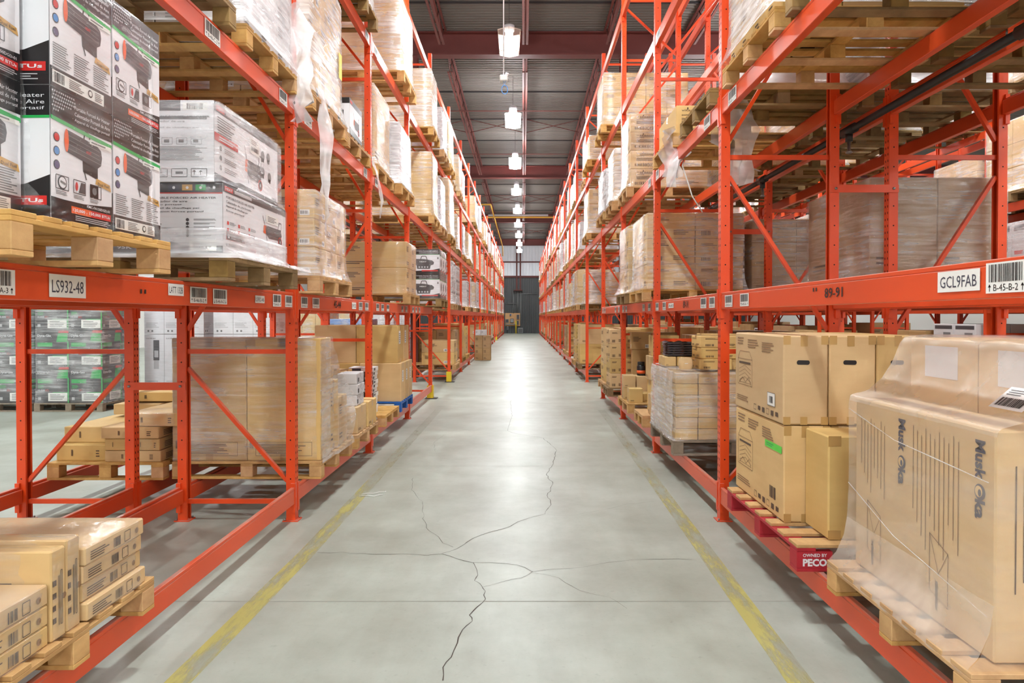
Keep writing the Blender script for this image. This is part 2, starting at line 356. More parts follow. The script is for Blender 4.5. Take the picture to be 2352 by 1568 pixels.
# value: x of the aisle posts, x of the flue posts, direction in which the aisle posts look
# ================================================================ THE SETTING
FX0, FX1, FY0, FY1, CZ = -20.0, 22.0, -9.0, 69.0, 9.15
mb = MB(); mb.box(FX0, FX1, FY0, FY1, -0.12, 0, 'concrete'); FLOOR = structure('floor', mb)
def fp(px, py):     # floor point seen at a pixel of the photograph
    d = 2560 / (py - 728); return ((px - 1201) * d / 1600, d)
def zc(zx, zy): return fp(380 + zx / 1.47, 860 + zy / 1.47)
cracks = [([(938,1038),(935,995),(970,960),(985,915),(1000,870),(1030,835),(1030,815),(1055,790),(1080,760),(1078,735),(1070,720),(1045,700),(1052,680),(1040,640),(985,625),(930,608)], .010),
 ([(930,608),(985,590),(1040,555),(1090,535),(1155,520),(1175,508),(1230,485),(1280,472),(1305,440),(1290,410),(1310,370),(1285,340),(1310,300),(1320,255),(1275,215),(1180,200),(1155,190)], .009),
 ([(930,608),(880,612),(800,608),(700,612),(600,604),(510,604)], .007), ([(1040,640),(1100,640),(1185,645),(1240,668),(1300,660),(1400,655),(1500,635),(1640,625),(1780,628)], .006),
 ([(1075,720),(1130,705),(1200,690),(1240,668)], .006), ([(975,585),(940,570),(920,550),(885,530),(870,490),(865,430),(830,390),(835,350)], .005),
 ([(1285,475),(1360,480),(1450,465),(1560,440),(1650,430)], .003), ([(1240,672),(1330,690),(1400,735),(1500,755),(1560,795)], .003),
 ([(1155,190),(1010,187),(940,205),(905,230),(910,262)], .004), ([(1155,190),(1170,140),(1165,90),(1200,60)], .007)]
for pts, wd in cracks:
    mb = MB(); P = [zc(*p) for p in pts]; Q = []
    for a, b in zip(P, P[1:]):
        n = max(2, int(math.hypot(b[0] - a[0], b[1] - a[1]) / 0.07))
        for i in range(n):
            t = i / n; Q.append((a[0] + (b[0] - a[0]) * t + U(-.009, .009), a[1] + (b[1] - a[1]) * t + U(-.012, .012)))
    Q.append(P[-1])
    L_ = []; R_ = []
    for i, q in enumerate(Q):
        a = Q[max(i - 1, 0)]; b = Q[min(i + 1, len(Q) - 1)]; dx = b[0] - a[0]; dy = b[1] - a[1]; l = math.hypot(dx, dy) or 1
        ww = wd * U(.10, .36); L_.append((q[0] - dy / l * ww, q[1] + dx / l * ww, 0.0012)); R_.append((q[0] + dy / l * ww, q[1] - dx / l * ww, 0.0012))
    for i in range(len(Q) - 1): mb.face([L_[i], R_[i], R_[i + 1], L_[i + 1]][::-1], 'crack')
    mb.build('floor_crack', FLOOR)
for yj in (3.9, 7.46, 9.3 + 1.7, 14.6, 18.3, 22, 26, 30, 35, 40, 46):
    mb = MB(); mb.face([(-8, yj, .001), (8, yj, .001), (8, yj + .006, .001), (-8, yj + .006, .001)], 'joint'); mb.build('floor_joint', FLOOR)
for path in ([(-1.53, 1.2), (-1.51, 3.1), (-1.465, 4.7), (-1.465, 9.2), (-1.46, 12)], [(1.20, 1.2), (1.215, 3.05), (1.25, 5.0), (1.30, 8), (1.345, 11), (1.35, 12)]):
    mb = MB()
    for a, b in zip(path, path[1:]): mb.face([(a[0] - .06, a[1], .0016), (a[0] + .06, a[1], .0016), (b[0] + .06, b[1], .0016), (b[0] - .06, b[1], .0016)], 'worn_yellow')
    mb.build('painted_line', FLOOR)
mb = MB(); mb.face([(-9.2, 8.6, .0015), (-9.1, 8.45, .0015), (-8.0, 7.55, .0015), (-8.1, 7.7, .0015)], 'red'); mb.build('painted_line', FLOOR)
# ceiling: corrugated deck
mb = MB(); y = FY0; prof = [(0, 0), (.05, 0), (.07, -.035), (.13, -.035), (.15, 0)]
while y < FY1:
    for (a, za), (b, zb) in zip(prof, prof[1:]):
        if y + a >= FY1: break
        mb.face([(FX0, y + a, CZ + za), (FX0, min(y + b, FY1), CZ + zb), (FX1, min(y + b, FY1), CZ + zb), (FX1, y + a, CZ + za)], 'deck')
    y += .15
mb.box(FX0, FX1, FY0, FY1, CZ + .02, CZ + .15, 'deck')
CEIL = structure('ceiling', mb)
def ribbed(mb, x0, x1, y, z0, z1, mt, st=.3, d=.04):
    x = x0
    while x < x1:
        pr = [(0, 0), (st * .55, 0), (st * .65, -d), (st * .9, -d), (st, 0)]
        for (a, ya), (b, yb) in zip(pr, pr[1:]):
            if x + a < x1: mb.face([(x + a, y + ya, z0), (min(x + b, x1), y + yb, z0), (min(x + b, x1), y + yb, z1), (x + a, y + ya, z1)], mt)
        x += st
mb = MB(); ribbed(mb, FX0, FX1, FY1 - .06, 5.55, CZ, 'panel_white'); ribbed(mb, FX0, FX1, FY1 - .06, 0, 5.55, 'panel_dark', .22)
mb.box(FX0, FX1, FY1 - .04, FY1 + .1, 0, CZ + .1, 'panel_dark'); structure('wall_back', mb)
mb = MB(); mb.box(FX0 - .1, FX0, FY0, FY1, 0, CZ, 'wall_paint'); structure('wall_left', mb)
mb = MB(); mb.box(FX1, FX1 + .1, FY0, FY1, 0, CZ, 'wall_paint'); structure('wall_right', mb)
mb = MB(); mb.box(FX0, FX1, FY0 - .1, FY0, 0, CZ, 'wall_paint'); structure('wall_front', mb)
mb = MB(); mb.box(FX0 + .1, FX1 - .1, FY1 - .22, FY1 - .11, 5.5, 5.68, 'maroon'); structure('trim_1', mb)
mb = MB(); mb.box(FX0 + .1, FX1 - .1, FY1 - .22, FY1 - .11, 6.98, 7.1, 'maroon'); structure('trim_2', mb)
# girders, joists, bridging
GY = [2.3, 18.5, 34.7, 50.9, 67.1]
for i, gy in enumerate(GY):
    mb = MB(); mb.box(FX0 + .1, FX1 - .1, gy - .15, gy + .15, 8.48, 8.51, 'maroon'); mb.box(FX0 + .1, FX1 - .1, gy - .012, gy + .012, 8.51, 9.06, 'maroon'); mb.box(FX0 + .1, FX1 - .1, gy - .15, gy + .15, 9.06, 9.09, 'maroon')
    o = mb.build('roof_girder'); tag(o, f'deep maroon steel girder crossing under the roof, {ORD[i]} from the camera', 'girder', 'maroon roof girders')
for bi, (a, b) in enumerate(zip([-9.0] + GY, GY)):
    for ji in range(-3, 5):
        x = .06 + 2.12 * ji
        t = thing('roof_joist', f'maroon open-web joist, {ORD[bi]} roof bay, {ORD[ji + 3]} of its row from the left', 'joist', (x, a, 0), 'open-web roof joists'); L = b - a
        mb = MB()
        for s in (-1, 1): mb.box(s * .045 - .028, s * .045 + .028, .2, L - .2, 9.05, 9.085, 'maroon_joist')
        mb.build('top_chord', t)
        mb = MB()
        for s in (-1, 1): mb.box(s * .048 - .028, s * .048 + .028, 1.25, L - .75, 8.5, 8.535, 'maroon_joist')
        mb.build('bottom_chord', t)
        mb = MB(); n = int((L - 2) / .62); st = (L - 2) / n
        mb.tube([(0, .35, 9.05), (0, 1.3, 8.53)], .016, 'maroon_joist', 5); mb.tube([(0, L - .35, 9.05), (0, L - .8, 8.53)], .016, 'maroon_joist', 5)
        for k in range(n):
            y0 = 1.25 + k * st; zz = (8.52, 9.06) if k % 2 == 0 else (9.06, 8.52); mb.tube([(0, y0, zz[0]), (0, y0 + st, zz[1])], .014, 'maroon_joist', 5)
        mb.build('web', t)
    if bi == 0: continue
    mb = MB(); k = 0; y = a + 1.6
    while y < b - .5:
        mb.box(-6.3, 8.54, y, y + .05, 9.088, 9.118, 'deck_line'); y += 3.2
    o = mb.build('roof_conduit'); tag(o, f'thin black conduit runs under the roof deck in the {ORD[bi]} roof bay', 'conduit', 'black conduits under the deck')
    mb = MB()
    for q in (.3, .68): mb.tube([(-6.3, a + 16.2 * q, 8.48), (8.5, a + 16.2 * q, 8.48)], .016, 'maroon_joist', 5)
    ym = a + 16.2 * .48
    for ji in range(-3, 4):
        x = .06 + 2.12 * ji; mb.tube([(x + .05, ym, 9.03), (x + 2.07, ym, 8.54)], .014, 'maroon_joist', 5); mb.tube([(x + .05, ym + .05, 8.54), (x + 2.07, ym + .05, 9.03)], .014, 'maroon_joist', 5)
    o = mb.build('roof_bridging'); tag(o, f'thin maroon cross bracing rods between joists in the {ORD[bi]} roof bay', 'bracing', 'joist bridging')
for i, gy in enumerate((18.5, 34.7, 50.9)):
    for sx, nm in ((2.66, 'right'), (-2.87, 'left')):
        mb = MB(); mb.box(sx - .1, sx + .1, gy - .11, gy - .095, 0, 8.47, 'maroon'); mb.box(sx - .1, sx + .1, gy + .095, gy + .11, 0, 8.47, 'maroon'); mb.box(sx - .008, sx + .008, gy - .095, gy + .095, 0, 8.47, 'maroon')
        o = mb.build('steel_column'); tag(o, f'maroon steel building column between the {nm} racks, {ORD[i]} from the camera', 'column', 'maroon building columns')
# ---------------------------------------------------------------- end wall equipment
WY = FY1 - .11
for nm, x in (('left', -.60), ('right', -.25)):
    mb = MB(); mb.box(x - .07, x + .07, WY - .3, WY - .12, 4.3, 8.9, 'maroon'); o = mb.build('wall_post'); tag(o, f'maroon steel post on the end wall above the panel board, {nm} of two', 'post', 'end wall posts')
mb = MB(); mb.box(-.9, -.05, WY - .34, WY - .1, 4.2, 4.3, 'maroon'); tag(mb.build('wall_bracket'), 'short maroon crossbar joining the two end wall posts', 'bracket')
mb = MB(); mb.box(-1.75, -.28, WY - .05, WY - .01, .72, 2.0, 'plywood'); tag(mb.build('plywood_board'), 'tan plywood backing board low on the dark end wall', 'board')
for i, (x0, x1, z0, z1, mt, lb) in enumerate([(-.62, -.35, 1.4, 1.85, 'box_grey', 'tall grey electrical box upper right on plywood board'), (-1.72, -1.4, 1.05, 1.4, 'box_grey', 'squat grey switch box at left end of plywood board'),
        (-1.25, -.9, 1.05, 1.45, 'dark_grey', 'dark grey switch box in middle of plywood board'), (-1.3, -1.15, 1.75, 1.9, 'blue_print', 'small blue box near top of plywood board'), (-.6, -.4, .85, 1.25, 'box_grey', 'grey breaker box low right on plywood board'),
        (-1.58, -1.42, .35, .68, 'box_grey', 'small pale box hanging below the plywood board')]):
    mb = MB(); mb.box(x0, x1, WY - .2, WY - (.05 if z0 > .7 else .0), z0, z1, mt, .01); mb.box(x0 + .03, x1 - .03, WY - .206, WY - .2, z0 + .03, z1 - .03, 'dark_grey' if mt != 'dark_grey' else 'box_grey'); tag(mb.build('electrical_box'), lb, 'electrical box')
mb = MB(); mb.box(-1.75, -.7, WY - .25, WY - .06, .86, .93, 'box_grey'); tag(mb.build('wire_trough'), 'long grey wire trough under the switch boxes', 'trough')
mb = MB(); mb.lathe([(.065, 0), (.065, 1.2), (.05, 1.25)], (-.68, WY - .75, 0), 'bollard'); tag(mb.build('bollard'), 'yellow safety bollard in front of the end wall panel board', 'bollard')
t = thing('floor_heater', 'grey louvred metal cabinet on floor at end wall', 'heater', (-.25, WY - .35, 0)); mb = MB(); mb.box(-.25, .25, -.2, .2, .04, .55, 'box_grey', .01); mb.build('body', t)
mb = MB()
for k in range(6): mb.box(-.2, .2, -.215, -.2, .1 + k * .065, .13 + k * .065, 'dark_grey')
mb.build('louvre', t)
for i, (pts, lb) in enumerate([([(-.92, WY - .04, 1.95), (-.92, WY - .04, 4.1)], 'thin grey conduit rising left of the posts'), ([(-.6, WY - .06, 2.0), (-.6, WY - .06, 3.9), (1.4, WY - .06, 3.9)], 'grey conduit turning right across the dark wall'),
        ([(-.5, WY - .05, 2.0), (-.5, WY - .05, 4.15)], 'grey conduit between the two posts'), ([(-1.7, WY - .05, 2.95), (-.65, WY - .05, 2.95)], 'grey conduit ending at a round box on the wall'), ([(-.2, WY - .05, .6), (-.2, WY - .05, 4.1)], 'grey conduit down to the louvred cabinet')]):
    mb = MB(); mb.tube(pts, .03, 'conduit', 6); tag(mb.build('conduit'), lb, 'conduit', 'conduits on the end wall')
# ceiling pipes
mb = MB(); mb.tube([(-2.6, 39.7, 8.0), (-1.84, 39.7, 8.0), (-1.84, 63.4, 8.0), (-1.84, 63.6, 7.6), (-1.84, 64.0, 7.2)], .045, 'pipe_yellow', 8); tag(mb.build('gas_pipe'), 'yellow gas pipe running along the ceiling to the end wall', 'pipe')
mb = MB(); mb.tube([(-2.6, 44.3, 7.93), (2.6, 44.3, 7.93)], .05, 'pipe_yellow', 8); tag(mb.build('cross_pipe'), 'yellow pipe crossing the aisle high under the roof', 'pipe')
mb = MB(); mb.tube([(-2.2, 44.2, 8.05), (1.6, 44.2, 8.05)], .06, 'light_grey', 8); tag(mb.build('heater_tube'), 'pale grey tube beside the yellow pipe crossing the aisle', 'pipe')
for nm, x in (('right', 2.66), ('left', -2.87)):
    t = thing('sprinkler_pipe', f'long black sprinkler pipe between the back-to-back racks, {nm} side', 'pipe', (x, 0, 3.12), 'rack sprinkler pipes')
    mb = MB(); mb.tube([(0, .5, 0), (0, 18.2, 0)], .028, 'pipe_black', 10); mb.build('pipe', t)
    for k in range(8):
        y = 1.6 + k * 2.05; mb = MB(); mb.tube([(0, y, -.02), (0, y, -.09)], .03, 'pipe_black', 8); mb.lathe([(.012, -.19), (.03, -.18), (.012, -.16), (.014, -.09)], (0, y, 0), 'steel', 8)
        mb.tube([(0, y - .1, 0), (0, y + .1, 0)], .04, 'pipe_black', 8); mb.build('sprinkler_head', t)
        mb = MB(); mb.tube([(0, y + .2, .03), (0, y + .2, .06)], .006, 'steel', 5)
        mb.build('hanger', t)
# ================================================================ HIGH-BAY LAMPS
def lamp_proto(lit):
    ms = {}; RB, RT, HH = (.25, .29, .48) if not lit else (.27, .29, .38 if lit == 1 else .27); q = HH - .5
    mb = MB(); mb.tube([(0, 0, .62), (0, 0, 1.575)], .006, 'pipe_black', 5); ms['cord'] = mb.mesh('cord')
    mb = MB(); mb.lathe([(.09, .5 + q), (.12, .52 + q), (.12, .62), (.04, .64)], (0, 0, 0), 'light_grey', 14); ms['housing'] = mb.mesh('housing')
    mb = MB(); n = 6; b = [(RB * math.cos(math.pi / 6 + k * math.pi / 3), RB * math.sin(math.pi / 6 + k * math.pi / 3), 0) for k in range(n)]; t = [(RT * math.cos(math.pi / 6 + k * math.pi / 3), RT * math.sin(math.pi / 6 + k * math.pi / 3), HH) for k in range(n)]
    for k in range(n): mb.face([b[k], b[(k + 1) % n], t[(k + 1) % n], t[k]], 'acrylic' if not lit else 'lamp_lens')
    for k in range(n): mb.tube([b[k], b[(k + 1) % n]], .006, 'acrylic_rim', 5); mb.tube([t[k], t[(k + 1) % n]], .006, 'acrylic_rim', 5); mb.tube([b[k], t[k]], .005, 'acrylic_rim', 5)
    ms['shade'] = mb.mesh('shade')
    mb = MB()
    for k in range(3): mb.lathe([(.03, .03), (.034, .05), (.034, .45 + q), (.03, .5 + q)], (-.05 + .05 * k, .02 * (k % 2), 0), 'lamp_lens', 10)
    mb.lathe([(.17, .004), (.17, .012)], (0, 0, 0), 'lamp_lens', 6) if lit else None
    ms['tube'] = mb.mesh('tube')
    return ms
LP = {0: lamp_proto(0), 1: lamp_proto(1), 2: lamp_proto(2)}
ld = bpy.data.lights.new('lamp_glow', 'AREA'); ld.shape = 'DISK'; ld.size = .46; ld.energy = LAMP_W; ld.color = LAMP_COL; ld.spread = math.radians(175)
AISLES = [(-.31, 'over the main aisle'), (-6.6, 'over the open floor on the left'), (-12.5, 'over the far left floor'), (5.5, 'over the next aisle on the right'), (12.5, 'over the far right floor')]
for ai, (lx, an) in enumerate(AISLES):
    for k in range(-2, 10 if ai else 11):
        ly = 15.8 + 6.05 * (k - 2) ; 
        lit = 0 if (ai == 0 and k == 2) else (2 if k > 4 else 1)
        t = thing('high_bay_lamp', f'{"clear hexagonal" if not lit else "glowing white"} high-bay lamp {an}, {ORD[k + 2]} along its line', 'lamp', (lx, ly, 7.55), 'hanging high-bay lamps')
        for nm, me in LP[lit].items(): put(nm, me, t)
        lo = bpy.data.objects.new('lamp_glow', ld); COL.objects.link(lo); lo.parent = t; lo.location = (0, 0, -.02)
# hanging sensor with blue loop
t = thing('hanging_sensor', 'white hanging rod with small box and blue cord loop over the aisle', 'sensor', (-.22, 8.0, 0))
mb = MB(); mb.tube([(0, 0, 4.36), (0, 0, 9.13)], .008, 'white', 8); mb.build('rod', t)
mb = MB(); mb.box(-.045, .045, -.04, .04, 4.29, 4.36, 'paper', .01); mb.tube([(-.13, 0, 4.33), (.16, 0, 4.33)], .004, 'steel', 5); mb.tube([(.03, 0, 4.36), (.04, 0, 4.39)], .02, 'white', 8); mb.build('box', t)
mb = MB(); mb.tube([(-.02, -.02, 4.34), (.01, -.03, 4.24), (.04, -.02, 4.34)], .004, 'blue_cord', 5)
mb.tube([(.012 + .035 * math.cos(a * math.pi / 8), -.03 + .004 * math.sin(a), 4.19 + .05 * math.sin(a * math.pi / 8)) for a in range(17)], .005, 'blue_cord', 6); mb.build('cord_loop', t)
# ================================================================ RACKS
HZ = [.15, 1.33, 2.85, 4.39, 5.61, 6.54]
def post_mb(s, near):
    """s=+1: the web looks to +X; hollow back"""
    mb = MB(); w, d, t = .038, .07, .004
    mb.box(*sorted((s * .035, s * .031)), -w, w, 0.006, 6.75, 'orange')
    for q in (-1, 1):
        mb.box(*sorted((s * .0309, s * -.035)), *sorted((q * w, q * (w - t))), 0.006, 6.75, 'orange')
        mb.box(*sorted((s * -.035, s * -.031)), *sorted((q * (w - t), q * (w - .018))), 0.006, 6.75, 'orange')
    if near:
        z = .12
        while z < 6.7:
            for q in (-1, 1):
                mb.face([(s * .0356, q * .018 - .005, z), (s * .0356, q * .018 + .005, z), (s * .0356, q * .018 + .005, z + .018), (s * .0356, q * .018 - .005, z + .018)], 'hole')
            z += .0508
        z = .18
        while z < 6.7:
            for q in (-1, 1):
                mb.face([(.006 * math.cos(a * math.pi / 4), q * (w + .0006), z + .006 * math.sin(a * math.pi / 4)) for a in range(8)], 'hole')
            z += .1016 if near > 1 else .1524
    return mb
POST = {(s, n): post_mb(s, n).mesh('post') for s in (1, -1) for n in (0, 1)}
def foot_mesh():
    mb = MB(); mb.box(-.06, .06, -.055, .055, 0, .008, 'orange'); 
    for a, b in ((-.045, -.04), (.045, .04)): mb.lathe([(.008, .008), (.008, .022)], (a, b, 0), 'steel', 6)
    return mb.mesh('foot_plate')
FOOT = foot_mesh()
def brace_meshes(dx):
    H = MB(); H.box(*sorted((0, dx)), -.014, .014, -.018, .018, 'orange'); out = [('horizontal_brace', H.mesh('horizontal_brace'), z) for z in HZ]
    diag = [(0, .31, dx, 1.2), (dx, 1.5, 0, 2.7), (0, 2.98, dx, 4.28), (0, 4.52, dx, 5.5), (dx, 5.7, 0, 6.42)]
    for a, z0, b, z1 in diag:
        D = MB(); D.bar((a, 0, z0), (b, 0, z1), .028, .036, 'orange', up=(0, 1, 0)); out.append(('diagonal_brace', D.mesh('diagonal_brace'), 0))
    return out
BR = {}
for row, (xa, xf, s) in ROWS.items():
    dx = xf - xa; BR[row] = brace_meshes(dx - math.copysign(.07, dx))
    for i, y in enumerate(YF):
        if row[:3] in ('far', 'out') and not 1 <= i <= 14: continue
        lab = f'orange upright frame of the {row}, {ORD[i]} from the camera'
        if y < 31 and row[:3] not in ('far', 'out'):
            t = thing('rack_frame', lab, 'rack frame', (xa, y, 0), 'orange pallet rack frames')
            n = 1 if y < 15 else 0
            put('post', POST[s, n], t); put('post', POST[-s, n], t, (dx, 0, 0))
            put('foot_plate', FOOT, t); put('foot_plate', FOOT, t, (dx, 0, 0))
            for nm, me, z in BR[row]: put(nm, me, t, (math.copysign(.035, dx), 0, z))
        else:
            if ('m', row) not in BR:
                bm = bmesh.new()
                for me, off in [(POST[s, 0], (0, 0, 0)), (POST[-s, 0], (dx, 0, 0)), (FOOT, (0, 0, 0)), (FOOT, (dx, 0, 0))] + [(me, (math.copysign(.035, dx), 0, z)) for nm, me, z in BR[row]]:
                    k = len(bm.verts); bm.from_mesh(me); bm.verts.ensure_lookup_table()
                    for v in bm.verts[k:]: v.co += Vector(off)
                me = bpy.data.meshes.new('rack_frame'); bm.to_mesh(me); bm.free(); me.materials.append(MATS['orange']); BR['m', row] = me
                for p in me.polygons: p.material_index = 0
            tag(put('rack_frame', BR['m', row], None, (xa, y, 0)), lab, 'rack frame', 'orange pallet rack frames')
# beams
def beam_mesh(L, s):
    """from y=0 to L, face at x=0 looking to s*X, top at z=0"""
    mb = MB()
    mb.box(*sorted((0, -s * .05)), .045, L - .045, -.128, -.02, 'orange_beam', .003)
    mb.box(*sorted((0, -s * .028)), .045, L - .045, -.02, 0, 'orange_beam', .003)
    return mb.mesh('rail')
def conn_mesh(s):
    mb = MB(); mb.box(*sorted((s * .004, -s * .03)), -.04, .006, -.20, .03, 'orange'); mb.box(*sorted((s * .006, s * .002)), -.03, .002, -.17, .02, 'orange')
    return mb.mesh('end_connector')
beams = []
for row, (xa, xf, s) in ROWS.items():
    for i in range(len(YF) - 1):
        if row[:3] in ('far', 'out') and not 1 <= i <= 13: continue
        for lv in range(5):
            if lv < 2 and i in (4, 14): continue
            if lv == 4 and 'back' in row and i > 8: continue
            for pos, x, ss in (('aisle', xa, s), ('rear', xf, -s)):
                vis = 1.0 if row in ('left rack', 'right rack') else .45
                if pos == 'rear': vis *= .6
                if row[:3] in ('far', 'out'): vis *= .5
                beams.append((-(vis / (YF[i] + 1.5)), row, i, lv, pos, x + ss * .036, ss))
beams.sort(key=lambda b: b[0])
BM = {}; CN = {1: conn_mesh(1), -1: conn_mesh(-1)}
BEAM = {}; far = []
for k, (_, row, i, lv, pos, x, s) in enumerate(beams):
    L = YF[i + 1] - YF[i]
    if k >= 290: far.append((row, i, lv, pos, x, s, L)); continue
    key = (round(L, 2), s)
    if key not in BM: BM[key] = beam_mesh(L, s)
    lab = f'orange {pos}-side load beam, {LVN[lv]} of the {row}, {ORD[i]} bay'
    if YF[i] < 17:
        t = thing('load_beam', lab, 'rack beam', (x, YF[i], LEVEL[lv]), 'orange load beams')
        put('rail', BM[key], t); put('end_connector', CN[s], t, (0, .05, 0)); put('end_connector', CN[s], t, (0, L - .016, 0)); BEAM[row, i, lv, pos] = t
    else: tag(put('load_beam', BM[key], None, (x, YF[i], LEVEL[lv])), lab, 'rack beam', 'orange load beams')
mb = MB()
for row, i, lv, pos, x, s, L in far: mb.box(*sorted((x, x - s * .05)), YF[i] + .045, YF[i + 1] - .045, LEVEL[lv] - .128, LEVEL[lv], 'orange_beam')
tag(mb.build('far_load_beams'), 'many more orange load beams along the distant and hidden rack bays', 'rack beams', kind='stuff')
# row spacers and guards
for i in (1, 2, 3):
    for nm, xa, xb in (('left', -3.115, -2.635), ('right', 2.395, 2.925)):
        for z in ((1.06, 2.6) if i < 3 else (1.06,)):
            mb = MB(); mb.box(xa, xb, YF[i] - .048, YF[i] - .039, z - .03, z + .03, 'orange')
            for x in (xa + .04, xb - .04): mb.tube([(x, YF[i] - .048, z), (x, YF[i] - .056, z)], .011, 'steel', 6)
            tag(mb.build('row_spacer'), f'orange bolted spacer bar joining {nm} back-to-back frames, {ORD[i]} frame, {"low" if z < 2 else "high"}', 'spacer', 'rack row spacers')
for i, lb in ((4, 'yellow guard on left rack post at near side of cross aisle'), (5, 'yellow guard on left rack post at far side of cross aisle'), (15, 'small yellow guard on left rack post far down the aisle')):
    mb = MB(); y = YF[i]; x = -1.82; mb.box(x + .045, x + .06, y - .07, y + .07, .01, .26, 'bollard', .004); mb.box(x - .06, x + .045, y - .07, y - .055, .01, .26, 'bollard'); mb.box(x - .06, x + .045, y + .055, y + .07, .01, .26, 'bollard'); mb.box(x - .1, x + .14, y - .1, y + .1, 0.008, .016, 'dark_grey')
    tag(mb.build('post_guard'), lb, 'post guard', 'yellow rack post guards')
# stickers and lettering on the beams
def sticker(row, i, lv, yc, w, kind, t1='', t2='', zc=-.07, h=.088):
    b = BEAM[row, i, lv, 'aisle']; s = ROWS[row][2]; y0 = yc - YF[i]
    u, v = (LEFTF if s > 0 else RIGHTF); mb = MB()
    A = Art(mb, (s * .002, y0 - s * w / 2, zc - h / 2), u, v, w, h)
    if kind == 'bar':
        A.rect(0, 0, 1, 1, 'paper'); A.bars(.08, .36, .92, .94, 'black', 1, 34); A.text(t1, .2, .07, .22, 'black', 1, .6)
        a = .1; up = t2 == 'up'
        for a in (.1, .9): A.line(a, .06, a, .28, .003, 'black'); A.poly([(a - .04, .2 if up else .14), (a + .04, .2 if up else .14), (a, .3 if up else .04)], 'black', 1)
    elif kind == 'hand': A.rect(0, 0, 1, 1, 'paper'); A.text(t1, .07, .2, .55, 'ink_blue', 1, .86)
    elif kind == 'stencil': A.text(t1, 0, 0, 1, 'black', 0, 1, .01)
    elif kind == 'slot':
        A.rect(0, 0, .3, 1, 'black'); A.rect(.7, 0, 1, 1, 'black')
    mb.build('sticker' if kind != 'stencil' else 'stencil', b)
LR, RR = 'left rack', 'right rack'
sticker(LR, 0, 1, 2.36, .17, 'bar', 'B-46-A-3', 'up'); sticker(LR, 0, 1, 2.73, .22, 'hand', 'LS932-48'); sticker(LR, 0, 1, 3.27, .05, 'slot', h=.02)
sticker(LR, 0, 1, 3.58, .16, 'hand', 'LATT 132B', zc=-.05, h=.06); sticker(LR, 0, 1, 3.83, .2, 'bar', 'B-46-B-2', 'up'); sticker(LR, 0, 1, 4.10, .19, 'bar', 'B-46-A-2', 'down')
sticker(LR, 0, 1, 4.72, .17, 'hand', 'LS932-46', h=.05); sticker(LR, 0, 1, 5.05, .17, 'bar', 'B-46-B-1', 'up'); sticker(LR, 0, 1, 5.30, .16, 'bar', 'B-46-A-1', 'down')
sticker(LR, 1, 1, 5.68, .17, 'bar', 'B-44-A-2', 'down'); sticker(LR, 1, 1, 6.0, .2, 'bar', 'B-44-B-2', 'up'); sticker(LR, 1, 1, 6.7, .25, 'stencil', '45-44', h=.07)
sticker(LR, 1, 1, 7.35, .18, 'hand', '1932', h=.07); sticker(LR, 1, 1, 7.65, .17, 'bar', 'B-44-B-1', 'up'); sticker(LR, 1, 1, 7.95, .17, 'bar', 'B-44-A-1', 'down')
for y, a in ((8.55, 'B-42-A-2'), (8.85, 'B-42-B-2'), (9.2, 'B-42-C-2'), (10.3, 'B-42-B-1'), (10.65, 'B-42-A-1')): sticker(LR, 2, 1, y, .17, 'bar', a, 'up')
for y, a in ((11.3, 'B-40-A-2'), (11.65, 'B-40-B-2'), (12.0, 'B-40-C-2')): sticker(LR, 3, 1, y, .17, 'bar', a, 'up')
sticker(RR, 0, 1, 5.22, .19, 'bar', 'B-45-A-1', 'down'); sticker(RR, 0, 1, 4.85, .19, 'bar', 'B-45-B-1', 'up'); sticker(RR, 0, 1, 3.68, .05, 'slot', zc=-.045, h=.02)
sticker(RR, 0, 1, 3.46, .2, 'stencil', '89-91', zc=-.068, h=.05); sticker(RR, 0, 1, 2.47, .24, 'hand', 'GCL9FAB', h=.075, zc=-.062); sticker(RR, 0, 1, 2.225, .19, 'bar', 'B-45-B-2', 'up', h=.1, zc=-.062)
sticker(RR, 1, 1, 8.0, .17, 'bar', 'B-43-A-1', 'down'); sticker(RR, 1, 1, 7.6, .17, 'bar', 'B-43-B-1', 'up'); sticker(RR, 1, 1, 7.25, .25, 'hand', 'A43', h=.05); sticker(RR, 1, 1, 6.6, .22, 'stencil', '89-91', h=.07)
sticker(RR, 1, 1, 5.95, .19, 'bar', 'B-43-B-2', 'up'); sticker(RR, 1, 1, 5.68, .17, 'bar', 'B-43-A-2', 'down')
for y, a in ((10.7, 'B-41-A-1'), (10.4, 'B-41-B-1'), (8.9, 'B-41-B-2'), (8.5, 'B-41-A-2')): sticker(RR, 2, 1, y, .17, 'bar', a, 'up')
for y, a in ((13.4, 'B-39-A-1'), (13.1, 'B-39-B-1'), (11.6, 'B-39-B-2'), (11.2, 'B-39-A-2')): sticker(RR, 3, 1, y, .17, 'bar', a, 'up')
sticker(LR, 0, 2, 4.02, .2, 'bar', 'B-46-C-2', 'up', h=.1); sticker(LR, 0, 2, 5.2, .17, 'bar', 'B-46-C-1', 'up', h=.1); sticker(LR, 1, 2, 5.8, .2, 'bar', 'B-44-C-2', 'up', h=.1); sticker(LR, 1, 2, 7.9, .17, 'bar', 'B-44-C-1', 'up', h=.1)
sticker(LR, 2, 2, 8.5, .17, 'bar', 'B-42-C-2', 'up', h=.1); sticker(LR, 1, 3, 8.0, .17, 'bar', 'B-44-D-1', 'up', h=.1); sticker(LR, 2, 3, 8.5, .17, 'bar', 'B-42-D-2', 'up', h=.1)
sticker(RR, 0, 2, 5.15, .2, 'bar', 'B-45-C-1', 'up', h=.1); sticker(RR, 1, 2, 5.85, .2, 'bar', 'B-43-C-2', 'up', h=.1); sticker(RR, 1, 2, 8.0, .17, 'bar', 'B-43-C-1', 'up', h=.1)
